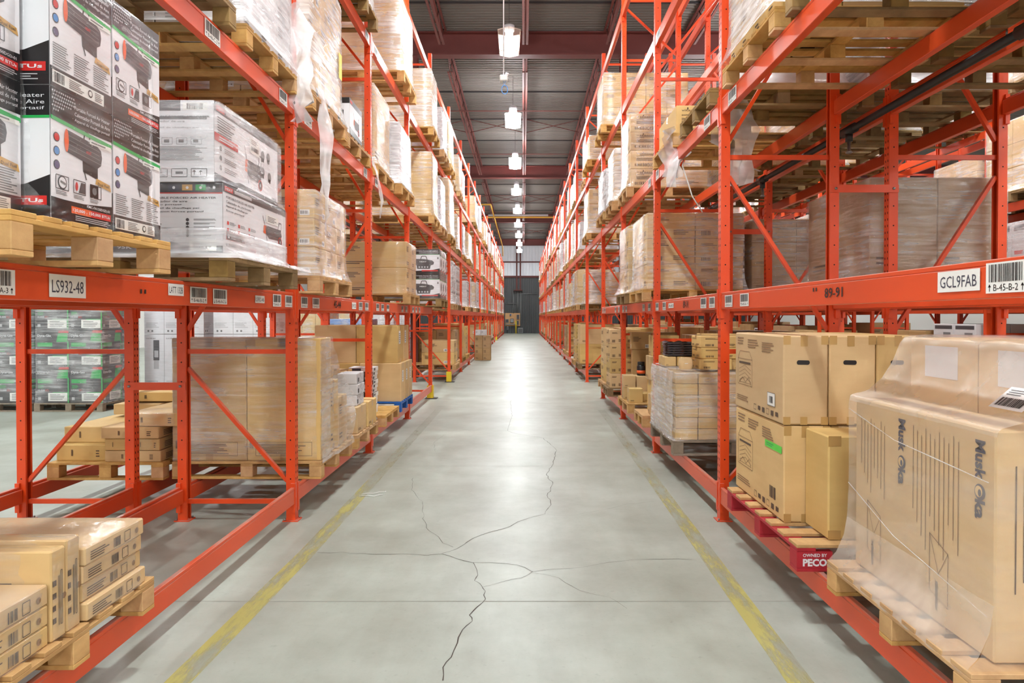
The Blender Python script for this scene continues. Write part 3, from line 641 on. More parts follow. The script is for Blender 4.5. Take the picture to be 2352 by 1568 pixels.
sticker(RR, 2, 2, 8.5, .17, 'bar', 'B-41-C-2', 'up', h=.1); sticker(RR, 1, 3, 7.95, .17, 'bar', 'B-43-D-1', 'up', h=.1)
# ================================================================ PALLETS
_PM = {}
def pallet_meshes(dx, dy, mt, mt2):
    k = (round(dx, 2), round(dy, 2), mt, mt2)
    if k in _PM: return _PM[k]
    hx, hy = dx / 2, dy / 2; T = MB(); n = 7; bw = .1; out = {}
    for i in range(n):
        y = -hy + (dy - bw) * i / (n - 1); ww = bw * (1.15 if i in (0, n - 1) else .95); y = min(y, hy - ww)
        T.box(-hx, hx, y, y + ww, .124, .142, mt2, .002)
    for i in range(3):
        x = -hx + (dx - .1) * i / 2; T.box(x, x + .1, -hy, hy, .106, .1238, mt, .002)
    out['top_deck'] = T.mesh('top_deck')
    B = MB()
    for i in range(3):
        y = -hy + (dy - .1) * i / 2; B.box(-hx, hx, y, y + .1, 0, .018, mt, .002)
    out['bottom_deck'] = B.mesh('bottom_deck')
    K = MB(); K.box(-.05, .05, -.05, .05, 0, .0878, mt, .003); out['block'] = K.mesh('block')
    out['bp'] = [(-hx + .05 + (dx - .1) * i / 2, -hy + .05 + (dy - .1) * j / 2, .0182) for i in range(3) for j in range(3)]
    M_ = MB()
    for nm in ('top_deck', 'bottom_deck'):
        me = out[nm]; M_.raw([v.co for v in me.vertices], [tuple(p.vertices) for p in me.polygons], mt)
    for b in out['bp']: M_.box(b[0] - .05, b[0] + .05, b[1] - .05, b[1] + .05, b[2], b[2] + .0878, mt)
    out['all'] = M_.mesh('pallet'); _PM[k] = out
    return out
PALLETS = []
def pallet(x0, x1, y0, y1, z, label, mt='wood', mt2=None, near=None):
    ms = pallet_meshes(x1 - x0, y1 - y0, mt, mt2 or mt); c = ((x0 + x1) / 2, (y0 + y1) / 2, z)
    if near is None: near = y0 < 10
    if near:
        t = thing('wooden_pallet', label, 'pallet', c, 'wooden shipping pallets')
        put('top_deck', ms['top_deck'], t); put('bottom_deck', ms['bottom_deck'], t)
        for b in ms['bp']: put('block', ms['block'], t, b)
        return t
    return tag(put('wooden_pallet', ms['all'], None, c), label, 'pallet', 'wooden shipping pallets')
# ================================================================ CARTONS
_CM = {}
def carton_mesh(dx, dy, dz, sty='kraft', along='x', pr=1, var=0):
    k = (round(dx, 3), round(dy, 3), round(dz, 3), sty, along, pr, var)
    if k in _CM: return _CM[k]
    mb = MB(); hx, hy = dx / 2, dy / 2; mb.box(-hx, hx, -hy, hy, 0, dz, sty, min(.006, dz * .06))
    if pr:
        tp = 'tape' if sty.startswith('kraft') and sty != 'kraft_white' else 'light_grey'; e = .0012; w = min(.03, hy * .3, hx * .3); dn = min(.07, dz * .3)
        if along == 'x':
            mb.face([(-hx, -w, dz + e), (hx, -w, dz + e), (hx, w, dz + e), (-hx, w, dz + e)], tp)
            for s in (-1, 1):
                f = [(s * (hx + e), -w, dz - dn), (s * (hx + e), w, dz - dn), (s * (hx + e), w, dz), (s * (hx + e), -w, dz)]; mb.face(f if s > 0 else f[::-1], tp)
                f = [(s * (hx + e), -w, 0), (s * (hx + e), w, 0), (s * (hx + e), w, dn * .8), (s * (hx + e), -w, dn * .8)]; mb.face(f if s > 0 else f[::-1], tp)
        else:
            mb.face([(-w, -hy, dz + e), (w, -hy, dz + e), (w, hy, dz + e), (-w, hy, dz + e)], tp)
            for s in (-1, 1):
                f = [(-w, s * (hy + e), dz - dn), (w, s * (hy + e), dz - dn), (w, s * (hy + e), dz), (-w, s * (hy + e), dz)]; mb.face(f if s < 0 else f[::-1], tp)
                f = [(-w, s * (hy + e), 0), (w, s * (hy + e), 0), (w, s * (hy + e), dn * .8), (-w, s * (hy + e), dn * .8)]; mb.face(f if s < 0 else f[::-1], tp)
        ink = 'ink' if sty != 'kraft_white' else 'grey'
        for o, (u, v), W in (((hx, -hy, 0), LEFTF, dy), ((-hx, hy, 0), RIGHTF, dy), ((-hx, -hy, 0), CAMF, dx)):
            A = Art(mb, o, u, v, W, dz)
            if var == 0: A.para(.12, .62, .42, .84, 4, ink); A.para(.12, .12, .5, .26, 2, ink)
            elif var == 1: A.para(.55, .14, .9, .34, 3, ink); A.bars(.12, .12, .34, .3, ink, 1, 14); A.para(.12, .7, .5, .82, 2, ink)
            elif var == 2: A.rect(.68, .1, .9, .3, 'paper', 0); A.bars(.7, .14, .88, .26, 'black', 1, 12); A.para(.1, .45, .48, .75, 4, ink)
            elif var == 3: A.para(.1, .1, .38, .2, 2, ink)
    me = mb.mesh('carton'); _CM[k] = me; return me
def carton(x0, x1, y0, y1, z0, z1, label, sty='kraft', along='x', var=0, pr=1, group=None, rz=0, cat='cardboard box', name='cardboard_carton'):
    return tag(put(name, carton_mesh(x1 - x0, y1 - y0, z1 - z0 - .001, sty, along, pr, var), None, ((x0 + x1) / 2, (y0 + y1) / 2, z0), rz), label, cat, group)
def wrap_mb(x0, x1, y0, y1, z0, z1, mt='film', flare=.04, e=.012, jit=.005, skirt=.001, cap=True):
    mb = MB(); n = 7; rings = []
    zs = [z1] + [z1 - (z1 - z0) * t for t in (.03, .12, .25, .38, .5, .62, .75, .87, .95)] + [z0, z0 - skirt]
    rn = random.Random(int(x0 * 100) + int(y0 * 1000) + int(z0 * 10))
    for zi, z in enumerate(zs):
        t = max((z - z0) / max(z1 - z0, .01), 0); ee = e - (.006 if zi == 0 else 0) + flare * max(0, 1 - t / .22) ** 2 * (1 if z >= z0 else 1.05)
        a0, a1, b0, b1 = x0 - ee, x1 + ee, y0 - ee, y1 + ee; c = .012; ring = []
        def side(p, q):
            for i in range(n): k = i / n; ring.append([p[0] + (q[0] - p[0]) * k, p[1] + (q[1] - p[1]) * k])
        side((a0 + c, b0), (a1 - c, b0)); side((a1, b0 + c), (a1, b1 - c)); side((a1 - c, b1), (a0 + c, b1)); side((a0, b1 - c), (a0, b0 + c))
        cx, cy = (x0 + x1) / 2, (y0 + y1) / 2
        out = []
        for i, (px, py) in enumerate(ring):
            j = rn.uniform(0, jit) * (1.6 if zi % 3 == 1 else 1)
            if i % n: px += math.copysign(j, px - cx) if abs(px - a0) < .002 or abs(px - a1) < .002 else 0; py += math.copysign(j, py - cy) if abs(py - b0) < .002 or abs(py - b1) < .002 else 0
            out.append((px, py, z + (rn.uniform(-.004, .004) if 0 < zi < len(zs) - 1 else 0)))
        rings.append(out)
    m = len(rings[0]); vs = [v for r in rings for v in r]
    fs = [((i + 1) * m + k, (i + 1) * m + (k + 1) % m, i * m + (k + 1) % m, i * m + k) for i in range(len(rings) - 1) for k in range(m)]
    mb.raw(vs, fs, mt, True)
    if cap:
        ins = [(x0 + .05 + (v[0] - x0) * ((x1 - x0 - .1) / (x1 - x0)), y0 + .05 + (v[1] - y0) * ((y1 - y0 - .1) / (y1 - y0)), z1 + .004) for v in rings[0]]
        mb.raw(list(rings[0]) + ins, [(k, (k + 1) % m, m + (k + 1) % m, m + k) for k in range(m)] + [tuple(range(m, 2 * m))], mt, True)
    return mb
def tail(pts, w, mt='film_loose', seed=1):
    """a hanging twisted strip of film"""
    rn = random.Random(seed); mb = MB(); L_ = []; n = 6
    P = [Vector(p) for p in pts]; Q = []
    for a, b in zip(P, P[1:]):
        for i in range(3): Q.append(a.lerp(b, i / 3))
    Q.append(P[-1]); rows = []
    for i, q in enumerate(Q):
        ang = rn.uniform(-.5, .5) + i * .25; ww = w * (1 - .55 * i / len(Q)) * rn.uniform(.7, 1.2)
        rows.append([q + Vector((math.sin(ang) * (k / n - .5) * ww + rn.uniform(-1, 1) * w * .07, math.cos(ang) * (k / n - .5) * ww, rn.uniform(-1, 1) * w * .05)) + Vector((rn.uniform(-1, 1) * w * .1, 0, 0)) for k in range(n + 1)])
    vs = [v for r in rows for v in r]; mb.raw(vs, [(j * (n + 1) + i, j * (n + 1) + i + 1, (j + 1) * (n + 1) + i + 1, (j + 1) * (n + 1) + i) for j in range(len(rows) - 1) for i in range(n)], mt, True)
    return mb
def load(label, x0, x1, y0, y1, z0, z1, nx, ny, nz, sty='kraft', fl='film', parts=None, flare=.045, var=0, cat='pallet load', along='x', name='wrapped_load', group='stretch-wrapped pallet loads', jit=.005, skirt=.001):
    cx, cy = (x0 + x1) / 2, (y0 + y1) / 2; sx, sy, sz = (x1 - x0) / nx, (y1 - y0) / ny, (z1 - z0) / nz
    if parts is None: parts = y0 < 12
    cells = [(i, j, k) for k in range(nz) for j in range(ny) for i in range(nx) if i in (0, nx - 1) or j in (0, ny - 1) or k == nz - 1]
    t = thing(name, label, cat, (cx, cy, z0), group)
    if parts:
        me = [carton_mesh(sx - .006, sy - .006, sz - .003, sty, along, 1, v) for v in ((var, var) if nx * ny > 1 else (var,))]
        for i, j, k in cells:
            if (x0 < 0 and i < nx - 2 and k < nz - 1 and j > 0) or (x0 > 0 and i > 1 and k < nz - 1 and j > 0): continue
            put('carton', me[0], t, (x0 - cx + sx * (i + .5) + U(-.003, .003), y0 - cy + sy * (j + .5) + U(-.003, .003), sz * k + .001))
    else:
        mb = MB()
        for i, j, k in cells:
            mb.box(x0 - cx + sx * i + .003, x0 - cx + sx * (i + 1) - .003, y0 - cy + sy * j + .003, y0 - cy + sy * (j + 1) - .003, sz * k + .001, sz * (k + 1) - .003, sty, .005)
            if j == 0 and sty != 'kraft_white':
                A = Art(mb, (x0 - cx + sx * i + .003, -(y1 - y0) / 2 + .003, sz * k), *CAMF, sx, sz); A.para(.15, .55, .6, .75, 3, 'ink')
            if sty == 'kraft_white' and i == (nx - 1 if x0 < 0 else 0):
                A = Art(mb, ((x1 - cx - .003) if x0 < 0 else (x0 - cx + .003), (y0 - cy + sy * j) if x0 < 0 else (y0 - cy + sy * (j + 1)), sz * k), *(LEFTF if x0 < 0 else RIGHTF), sy, sz)
                A.rect(.08, .75, .92, .92, 'dark_grey'); A.rect(.5, .2, .85, .6, 'grey'); A.rect(.1, .1, .4, .2, 'red')
        mb.build('carton_stack', t)
    if fl: wrap_mb(x0 - cx, x1 - cx, y0 - cy, y1 - cy, 0, z1 - z0, fl, flare, jit=jit, skirt=skirt).build('stretch_wrap', t)
    return t
def XR(side, xf, dp):
    return (xf - dp, xf) if side < 0 else (xf, xf + dp)
RN = {-1: 'left rack', 1: 'right rack'}
BUSY = set()
def spot(side, lv, y0, y1, xf, dp, zt, nx, ny, nz, sty='kraft', fl='film', desc='kraft cartons', var=0, pmt='wood', flare=.045, row=None, zoff=0, pf=None, **kw):
    """a pallet and its wrapped load on a rack level"""
    row = row or RN[side]; x0, x1 = XR(side, xf, dp); z = LEVEL[lv]; i = max(k for k in range(len(YF)) if YF[k] <= (y0 + y1) / 2)
    half = 'near' if (y0 + y1) / 2 < (YF[i] + YF[i + 1]) / 2 else 'far'
    where = f'{row}, {LVN[lv]}, {ORD[i]} bay, {half} half'
    BUSY.add((row, lv, i, half))
    pf = xf - side * .05 if pf is None else pf
    pdp = 1.2
    if any(y0 - .2 < q < y1 + .2 for q in (18.5, 34.7, 50.9)):
        if 'back' in row: x0 += .12 * side if side > 0 else 0; x1 -= .12 if side < 0 else 0; pf += .1 * side; pdp = 1.05
        elif row in ('left rack', 'right rack'):
            if side > 0: x1 = min(x1, 2.46)
            else: x0 = max(x0, -2.68)
            pdp = 1.03
    px0, px1 = (pf - pdp, pf) if side < 0 else (pf, pf + pdp)
    p = pallet(px0, px1, y0 - .03, y1 + .03, z + .001, f'{"weathered" if "old" in pmt else "pale"} wooden pallet, {where}', pmt, near=y0 < 9)
    l = load(f'{desc}, {where}', x0, x1, y0, y1, z + .144, zt, nx, ny, nz, sty, fl, flare=flare, var=var, **kw)
    return p, l
K = 'brown cartons under clear stretch wrap'
# ---------------------------------------------------------------- left rack, catalogued loads
spot(-1, 1, 5.62, 6.62, -1.68, 1.1, 2.63, 3, 3, 3, desc='three-tier brown cartons with white labels, wrapped', var=2, flare=.04)
spot(-1, 1, 9.95, 10.85, -1.66, 1.14, 2.68, 1, 2, 2, fl='film_clear', desc='two-tier large brown cartons, wrapped', var=0, flare=.03)
spot(-1, 2, 3.25, 4.15, -1.76, 1.1, 4.3, 2, 2, 3, desc='brown cartons under crinkled film', pmt='wood_old')
p, l = spot(-1, 2, 4.42, 5.38, -1.78, 1.1, 4.45, 2, 3, 3, sty='kraft_white', fl='film_heavy', desc='pale cartons under torn milky film', pmt='wood', flare=.06)
tail([(.59, .52, .55), (.62, .5, .2), (.61, .45, -.1), (.64, .42, -.36)], .3, seed=4).build('loose_film', l)
p, l = spot(-1, 2, 5.72, 6.78, -1.76, 1.1, 4.6, 2, 3, 3, sty='kraft', fl='film_heavy', desc='pale wrapped cartons with yellow sticker', flare=.05, var=2)
mb = MB(); A = Art(mb, (.571, .36, .42), *LEFTF, .11, .24); A.rect(0, 0, 1, 1, 'yellow_sticker'); mb.build('yellow_sticker', l)
tail([(.6, -.3, .1), (.64, -.28, -.3), (.62, -.3, -.62), (.63, -.3, -.9), (.62, -.3, -1.15)], .13, seed=9).build('loose_film', l)
spot(-1, 2, 8.42, 9.45, -1.80, 1.05, 4.42, 2, 1, 1, desc='tall brown cartons in glossy wrap', var=3)
spot(-1, 2, 9.65, 10.75, -1.72, 1.05, 4.3, 2, 3, 3, sty='kraft_white', fl='film_heavy', desc='silvery wrapped pale cartons')
spot(-1, 2, 12.65, 13.6, -1.66, 1.1, 4.6, 1, 2, 4, desc='four-tier brown cartons with loose strap', var=0)
spot(-1, 2, 14.0, 15.1, -1.68, 1.1, 4.4, 2, 3, 3, sty='kraft_white', fl='film_heavy', desc='silvery wrapped pale cartons')
spot(-1, 2, 15.5, 16.7, -1.66, 1.1, 4.7, 2, 2, 3, desc=K)
spot(-1, 3, 5.8, 6.8, -1.72, 1.1, 6.0, 2, 3, 3, sty='kraft_white', fl='film_heavy', desc='pale wrapped cartons', pmt='wood_old')
spot(-1, 3, 7.05, 8.05, -1.72, 1.1, 6.0, 1, 2, 2, sty='kraft_white', fl='film', desc='white printed cartons', pmt='wood_old')
spot(-1, 3, 9.75, 10.8, -1.70, 1.15, 6.08, 1, 1, 3, desc='three-tier big brown cartons, glossy wrap', var=3, fl='film_heavy')
spot(-1, 3, 12.6, 13.55, -1.66, 1.1, 6.08, 1, 1, 3, desc='three-tier big brown cartons, shiny wrap', var=3, fl='film_heavy')
spot(-1, 3, 14.3, 15.3, -1.66, 1.1, 5.9, 2, 2, 3, sty='kraft_white', fl='film_heavy', desc='silvery wrapped pale cartons')
spot(-1, 3, 15.6, 16.7, -1.66, 1.1, 6.0, 2, 2, 3, desc=K)
# ---------------------------------------------------------------- right rack, catalogued loads
spot(1, 2, 4.18, 5.2, 1.54, 1.1, 4.5, 3, 4, 3, fl='film_heavy', desc='brown cartons under shiny film', flare=.07)
spot(1, 2, 2.85, 3.95, 1.54, 1.1, 4.5, 2, 2, 3, fl='film_heavy', desc='brown cartons under shiny film', pmt='wood_old')
p, l = spot(1, 2, 5.65, 6.65, 1.95, .64, 3.95, 1, 2, 1, fl='film_loose', desc='low brown cartons under loose crumpled film', flare=.06, pmt='wood_old', jit=.03, pf=1.50)
tail([(-.42, -.3, .2), (-.48, -.34, -.1), (-.44, -.36, -.4), (-.47, -.35, -.75)], .35, seed=21).build('loose_film', l); tail([(-.40, .25, .2), (-.47, .2, 0), (-.5, .15, -.28)], .3, seed=22).build('loose_film', l)
for k in range(2): pass
spot(1, 1, 8.38, 9.4, 1.49, 1.16, 2.85, 2, 2, 3, desc='three-tier brown cartons, wide wrapped stack', var=1, flare=.04)
spot(1, 1, 9.85, 10.7, 1.49, 1.0, 2.89, 1, 2, 3, desc='narrow tall brown cartons, wrapped', var=1, pmt='wood_old', flare=.07)
spot(1, 2, 9.9, 10.75, 1.52, 1.1, 4.48, 1, 2, 4, desc='four-tier brown cartons with black barcodes', var=1, fl='film', flare=.05)
spot(1, 2, 11.15, 12.0, 1.47, .9, 4.3, 2, 2, 3, fl='film_heavy', desc='silvery wrapped brown cartons', flare=.07)
spot(1, 2, 12.2, 13.3, 1.45, .9, 4.2, 2, 3, 2, sty='kraft_white', fl='film_heavy', desc='lumpy silvery wrapped goods', flare=.07, pmt='wood', jit=.02)
spot(1, 3, 12.45, 13.5, 1.44, 1.5, 5.95, 4, 2, 3, desc='wide three-tier brown cartons, wrapped', var=3)
spot(1, 3, 15.2, 16.4, 1.45, 1.1, 5.55, 2, 2, 2, desc=K, var=0)
spot(1, 2, 15.3, 16.5, 1.45, 1.1, 4.4, 2, 2, 3, desc=K, var=0)
spot(1, 1, 18.6, 19.9, 1.47, 1.2, 2.87, 1, 1, 2, desc='two big brown cartons, wrapped', var=3)
spot(1, 1, 17.3, 18.3, 1.5, .01 + 1.0, 2.6, 1, 1, 1, desc=K, var=3) if False else None
# right back rack
BR_ = 'right back rack'
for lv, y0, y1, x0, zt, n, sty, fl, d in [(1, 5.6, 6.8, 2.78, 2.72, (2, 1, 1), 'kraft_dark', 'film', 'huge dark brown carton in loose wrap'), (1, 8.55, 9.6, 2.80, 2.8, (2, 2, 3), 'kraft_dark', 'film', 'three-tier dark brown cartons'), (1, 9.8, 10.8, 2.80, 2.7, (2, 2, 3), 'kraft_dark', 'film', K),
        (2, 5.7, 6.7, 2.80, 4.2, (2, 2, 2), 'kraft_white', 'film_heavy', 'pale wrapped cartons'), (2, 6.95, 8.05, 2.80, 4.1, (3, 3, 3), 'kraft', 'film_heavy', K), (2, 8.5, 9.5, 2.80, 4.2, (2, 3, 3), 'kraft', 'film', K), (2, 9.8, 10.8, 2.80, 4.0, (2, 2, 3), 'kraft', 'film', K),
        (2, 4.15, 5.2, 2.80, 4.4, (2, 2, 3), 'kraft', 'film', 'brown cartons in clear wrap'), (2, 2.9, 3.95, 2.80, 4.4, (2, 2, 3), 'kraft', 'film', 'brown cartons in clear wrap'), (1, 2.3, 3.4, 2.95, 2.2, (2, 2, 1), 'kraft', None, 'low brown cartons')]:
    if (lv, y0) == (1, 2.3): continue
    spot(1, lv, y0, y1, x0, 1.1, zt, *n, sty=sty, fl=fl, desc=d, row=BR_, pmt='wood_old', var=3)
for y0, y1, zt in ((2.4, 3.5, 1.3), (3.9, 5.1, 1.36), (5.7, 6.8, 1.42), (7.0, 8.0, 1.3), (8.5, 9.6, 1.35), (9.8, 10.8, 1.4), (11.2, 12.3, 1.3), (12.5, 13.5, 1.42), (17.5, 18.6, 1.3), (18.9, 20.1, 1.4)):
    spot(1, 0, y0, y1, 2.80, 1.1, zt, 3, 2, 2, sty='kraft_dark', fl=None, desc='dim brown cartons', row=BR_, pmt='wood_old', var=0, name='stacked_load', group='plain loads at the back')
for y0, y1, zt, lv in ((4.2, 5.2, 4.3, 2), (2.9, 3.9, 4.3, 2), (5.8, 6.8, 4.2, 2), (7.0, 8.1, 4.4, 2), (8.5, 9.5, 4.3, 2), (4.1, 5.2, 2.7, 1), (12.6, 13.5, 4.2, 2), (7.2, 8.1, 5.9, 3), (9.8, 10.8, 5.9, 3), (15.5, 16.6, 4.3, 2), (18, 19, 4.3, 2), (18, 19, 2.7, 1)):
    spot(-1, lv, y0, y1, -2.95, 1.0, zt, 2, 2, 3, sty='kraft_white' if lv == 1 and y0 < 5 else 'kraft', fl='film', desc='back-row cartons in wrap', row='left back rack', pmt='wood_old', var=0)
# far right rack beyond the next aisle
for i in range(1, 13):
    for lv in range(4):
        for hf in (0, 1):
            if R() < (.25 if lv else .12): continue
            L = YF[i + 1] - YF[i]; y0 = YF[i] + .12 + hf * L / 2; y1 = y0 + min(1.15, L / 2 - .2)
            if lv < 2 and i == 4: continue
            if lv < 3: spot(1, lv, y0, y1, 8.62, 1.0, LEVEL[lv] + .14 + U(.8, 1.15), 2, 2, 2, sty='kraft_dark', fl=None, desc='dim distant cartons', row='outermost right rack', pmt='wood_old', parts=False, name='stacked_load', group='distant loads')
            spot(1, lv, y0, y1, 7.2, 1.1, LEVEL[lv] + .14 + U(.7, 1.12), 2, 2, random.choice((2, 3)), sty=random.choice(('kraft', 'kraft', 'kraft_dark', 'kraft_white')), fl='film' if lv else None, desc='distant cartons', row='far right rack', pmt='wood_old', parts=False, name='stacked_load' if not lv else 'wrapped_load')
# ---------------------------------------------------------------- the rest of both racks, further down the aisle
cols = [('kraft', 'film', 'brown cartons, clear wrap'), ('kraft', 'film_heavy', 'brown cartons, shiny wrap'), ('kraft_white', 'film', 'white cartons, clear wrap'), ('kraft_white', 'film_heavy', 'silvery wrapped cartons'), ('kraft', 'film_heavy', 'tan cartons, milky wrap')]
for side in (-1, 1):
    row = RN[side]
    for i in range(5, len(YF) - 1):
        for lv in (1, 2, 3):
            for half in ('near', 'far'):
                if (row, lv, i, half) in BUSY or (i == 14 and lv == 1): continue
                if R() < (.18 if side < 0 else (.5 if lv == 3 and i < 9 else .22)): continue
                L = YF[i + 1] - YF[i]; y0 = YF[i] + .14 + (L / 2 if half == 'far' else 0); y1 = y0 + L / 2 - U(.25, .4)
                sty, fl, d = random.choice(cols)
                y0 += U(.0, .12); y1 = min(y1, y0 + U(.85, 1.05))
                spot(side, lv, y0, y1, -1.79 + U(-.03, .05) if side < 0 else 1.57 + U(-.05, .03), 1.0, LEVEL[lv] + .14 + U(.75, 1.18), random.choice((1, 2)), random.choice((2, 3)), random.choice((2, 3)), sty=sty, fl=fl, desc=d, pmt=random.choice(('wood', 'wood', 'wood_old')), parts=False, flare=.06)
def stack(side, y0, y1, xf, tiers, cols_, depth, h, desc, sty='kraft', pmt='wood', row=None, var=0, pal=True, x_in=0, rows=1):
    """plain cartons at ground level, each its own thing"""
    row = row or RN[side]; i = max(k for k in range(len(YF)) if YF[k] <= (y0 + y1) / 2); half = 'near' if (y0 + y1) / 2 < (YF[i] + YF[i + 1]) / 2 else 'far'
    where = f'{row}, {ORD[i]} bay, {half} half'
    if pal: pallet(*( (xf - 1.15, xf + .05) if side < 0 else (xf - .05, xf + 1.15)), y0 - .03, y1 + .03, LEVEL[0] + .001, f'{"weathered" if "old" in pmt else "pale"} ground-level pallet, {where}', pmt)
    for t in range(tiers):
        for c in range(cols_):
            for r_ in range(rows):
                a = xf - (c + 1) * depth if side < 0 else xf + c * depth; j = U(-.01, .01); yy = (y1 - y0) / rows
                carton(a + .003, a + depth - .003, y0 + r_ * yy + .003 + max(j, 0), y0 + (r_ + 1) * yy - .003 + min(j, 0), .413 + t * h, .413 + (t + 1) * h, f'{desc}, {ORD[t]} tier{("", ", inner")[c] if c < 2 else ", innermost"}{", rear" if r_ else ""}, {where}', sty, var=var, group='loose cartons at ground level')
stack(-1, 17.45, 18.3, -1.72, 2, 1, .82, .3, 'long plain brown box', var=2)
stack(-1, 18.5, 19.4, -1.8, 2, 2, .5, .42, 'dull brown box', 'kraft_dark')
stack(1, 17.75, 18.6, 1.46, 2, 2, .56, .5, 'large brown box', pmt='wood_old', var=3)
stack(1, 19.3, 20.1, 1.46, 5, 2, .3, .2, 'small brown box')
stack(1, 11.65, 12.2, 1.46, 4, 2, .26, .245, 'square brown box', pmt='wood_old', var=1)
stack(1, 12.5, 13.4, 1.5, 3, 2, .45, .33, 'mid-size brown box', var=0)
for side in (-1, 1):
    for i in range(6, 21):
        if i == 14: continue
        for half in (0, 1):
            if R() < .38: continue
            L = YF[i + 1] - YF[i]; y0 = YF[i] + .14 + half * L / 2; y1 = y0 + U(.7, 1.0); xf = -1.8 + U(-.05, .06) if side < 0 else 1.6 + U(-.06, .05)
            if i < 12:
                q = random.choice([(1, 1, .8, .8, 'big brown box'), (2, 2, .42, .4, 'brown box'), (3, 2, .4, .3, 'brown box'), (4, 2, .4, .25, 'small brown box'), (2, 1, .9, .45, 'wide brown box')])
                stack(side, y0, y1, xf, q[0], q[1], q[2], q[3], q[4], random.choice(('kraft', 'kraft', 'kraft_dark')), pmt=random.choice(('wood', 'wood_old')), var=random.choice((0, 1, 2, 3)))
            else: spot(side, 0, y0, y1, xf, 1.05, .42 + U(.4, .95), 2, 2, 3, desc='stacked brown cartons', fl=random.choice((None, 'film')), parts=False, pmt='wood_old', name='stacked_load', group='far ground-level loads')
for z, h, nm in ((0, .46, 'lower'), (.46, .46, 'upper')):
    for x, q in ((-1.78, 'rack-side'), (-1.48, 'aisle-side')):
        carton(x, x + .29, 25.7, 26.2, z + .001, z + h, f'brown box on the aisle floor, {nm} {q} of four', 'kraft_dark', var=0, group='boxes left on the aisle floor')
for x in (-1.76, -1.55): carton(x, x + .2, 25.75, 26.1, .921, 1.13, f'white printed box topping brown floor boxes, {"rack side" if x < -1.6 else "aisle side"}', 'kraft_white', var=2)
# ================================================================ PRINTED HEATER CARTONS (left rack, second level, near camera)
def heater_pic(A, u0, v0, s, k=1.0, col='dark_grey', end='orange_print'):
    """cylindrical heater lying sideways; s = width share"""
    h = s * A.W / A.H * k
    A.poly([(u0 + .04 * s, v0 + .30 * h), (u0 + .85 * s, v0 + .18 * h), (u0 + .97 * s, v0 + .26 * h), (u0 + 1.0 * s, v0 + .40 * h), (u0 + .97 * s, v0 + .52 * h), (u0 + .85 * s, v0 + .58 * h), (u0 + .04 * s, v0 + .66 * h)], col, 2)
    for q in range(4): A.line(u0 + .1 * s, v0 + (.36 + .07 * q) * h, u0 + .93 * s, v0 + (.28 + .07 * q) * h, .0025, 'grey', 3)
    A.disc(u0 + .05 * s, v0 + .48 * h, .05 * s * A.W * 1.1, end, 3, 14, 3.4)
    A.poly([(u0 + .48 * s, v0 + .06 * h), (u0 + .88 * s, v0 + 0 * h), (u0 + .88 * s, v0 + .24 * h), (u0 + .46 * s, v0 + .28 * h)], 'black', 1)
    A.path([(u0 + .48 * s, v0 + .12 * h), (u0 + .56 * s, v0 - .06 * h)], .006, 'black', 2)
    A.path([(u0 + .5 * s, v0 + .6 * h), (u0 + .53 * s, v0 + .73 * h), (u0 + .62 * s, v0 + .75 * h), (u0 + .69 * s, v0 + .58 * h)], .007, 'black', 1)
    A.text('HEAT', u0 + .55 * s, v0 + .38 * h, .05 * h, 'red', 4, .14 * s, .02)
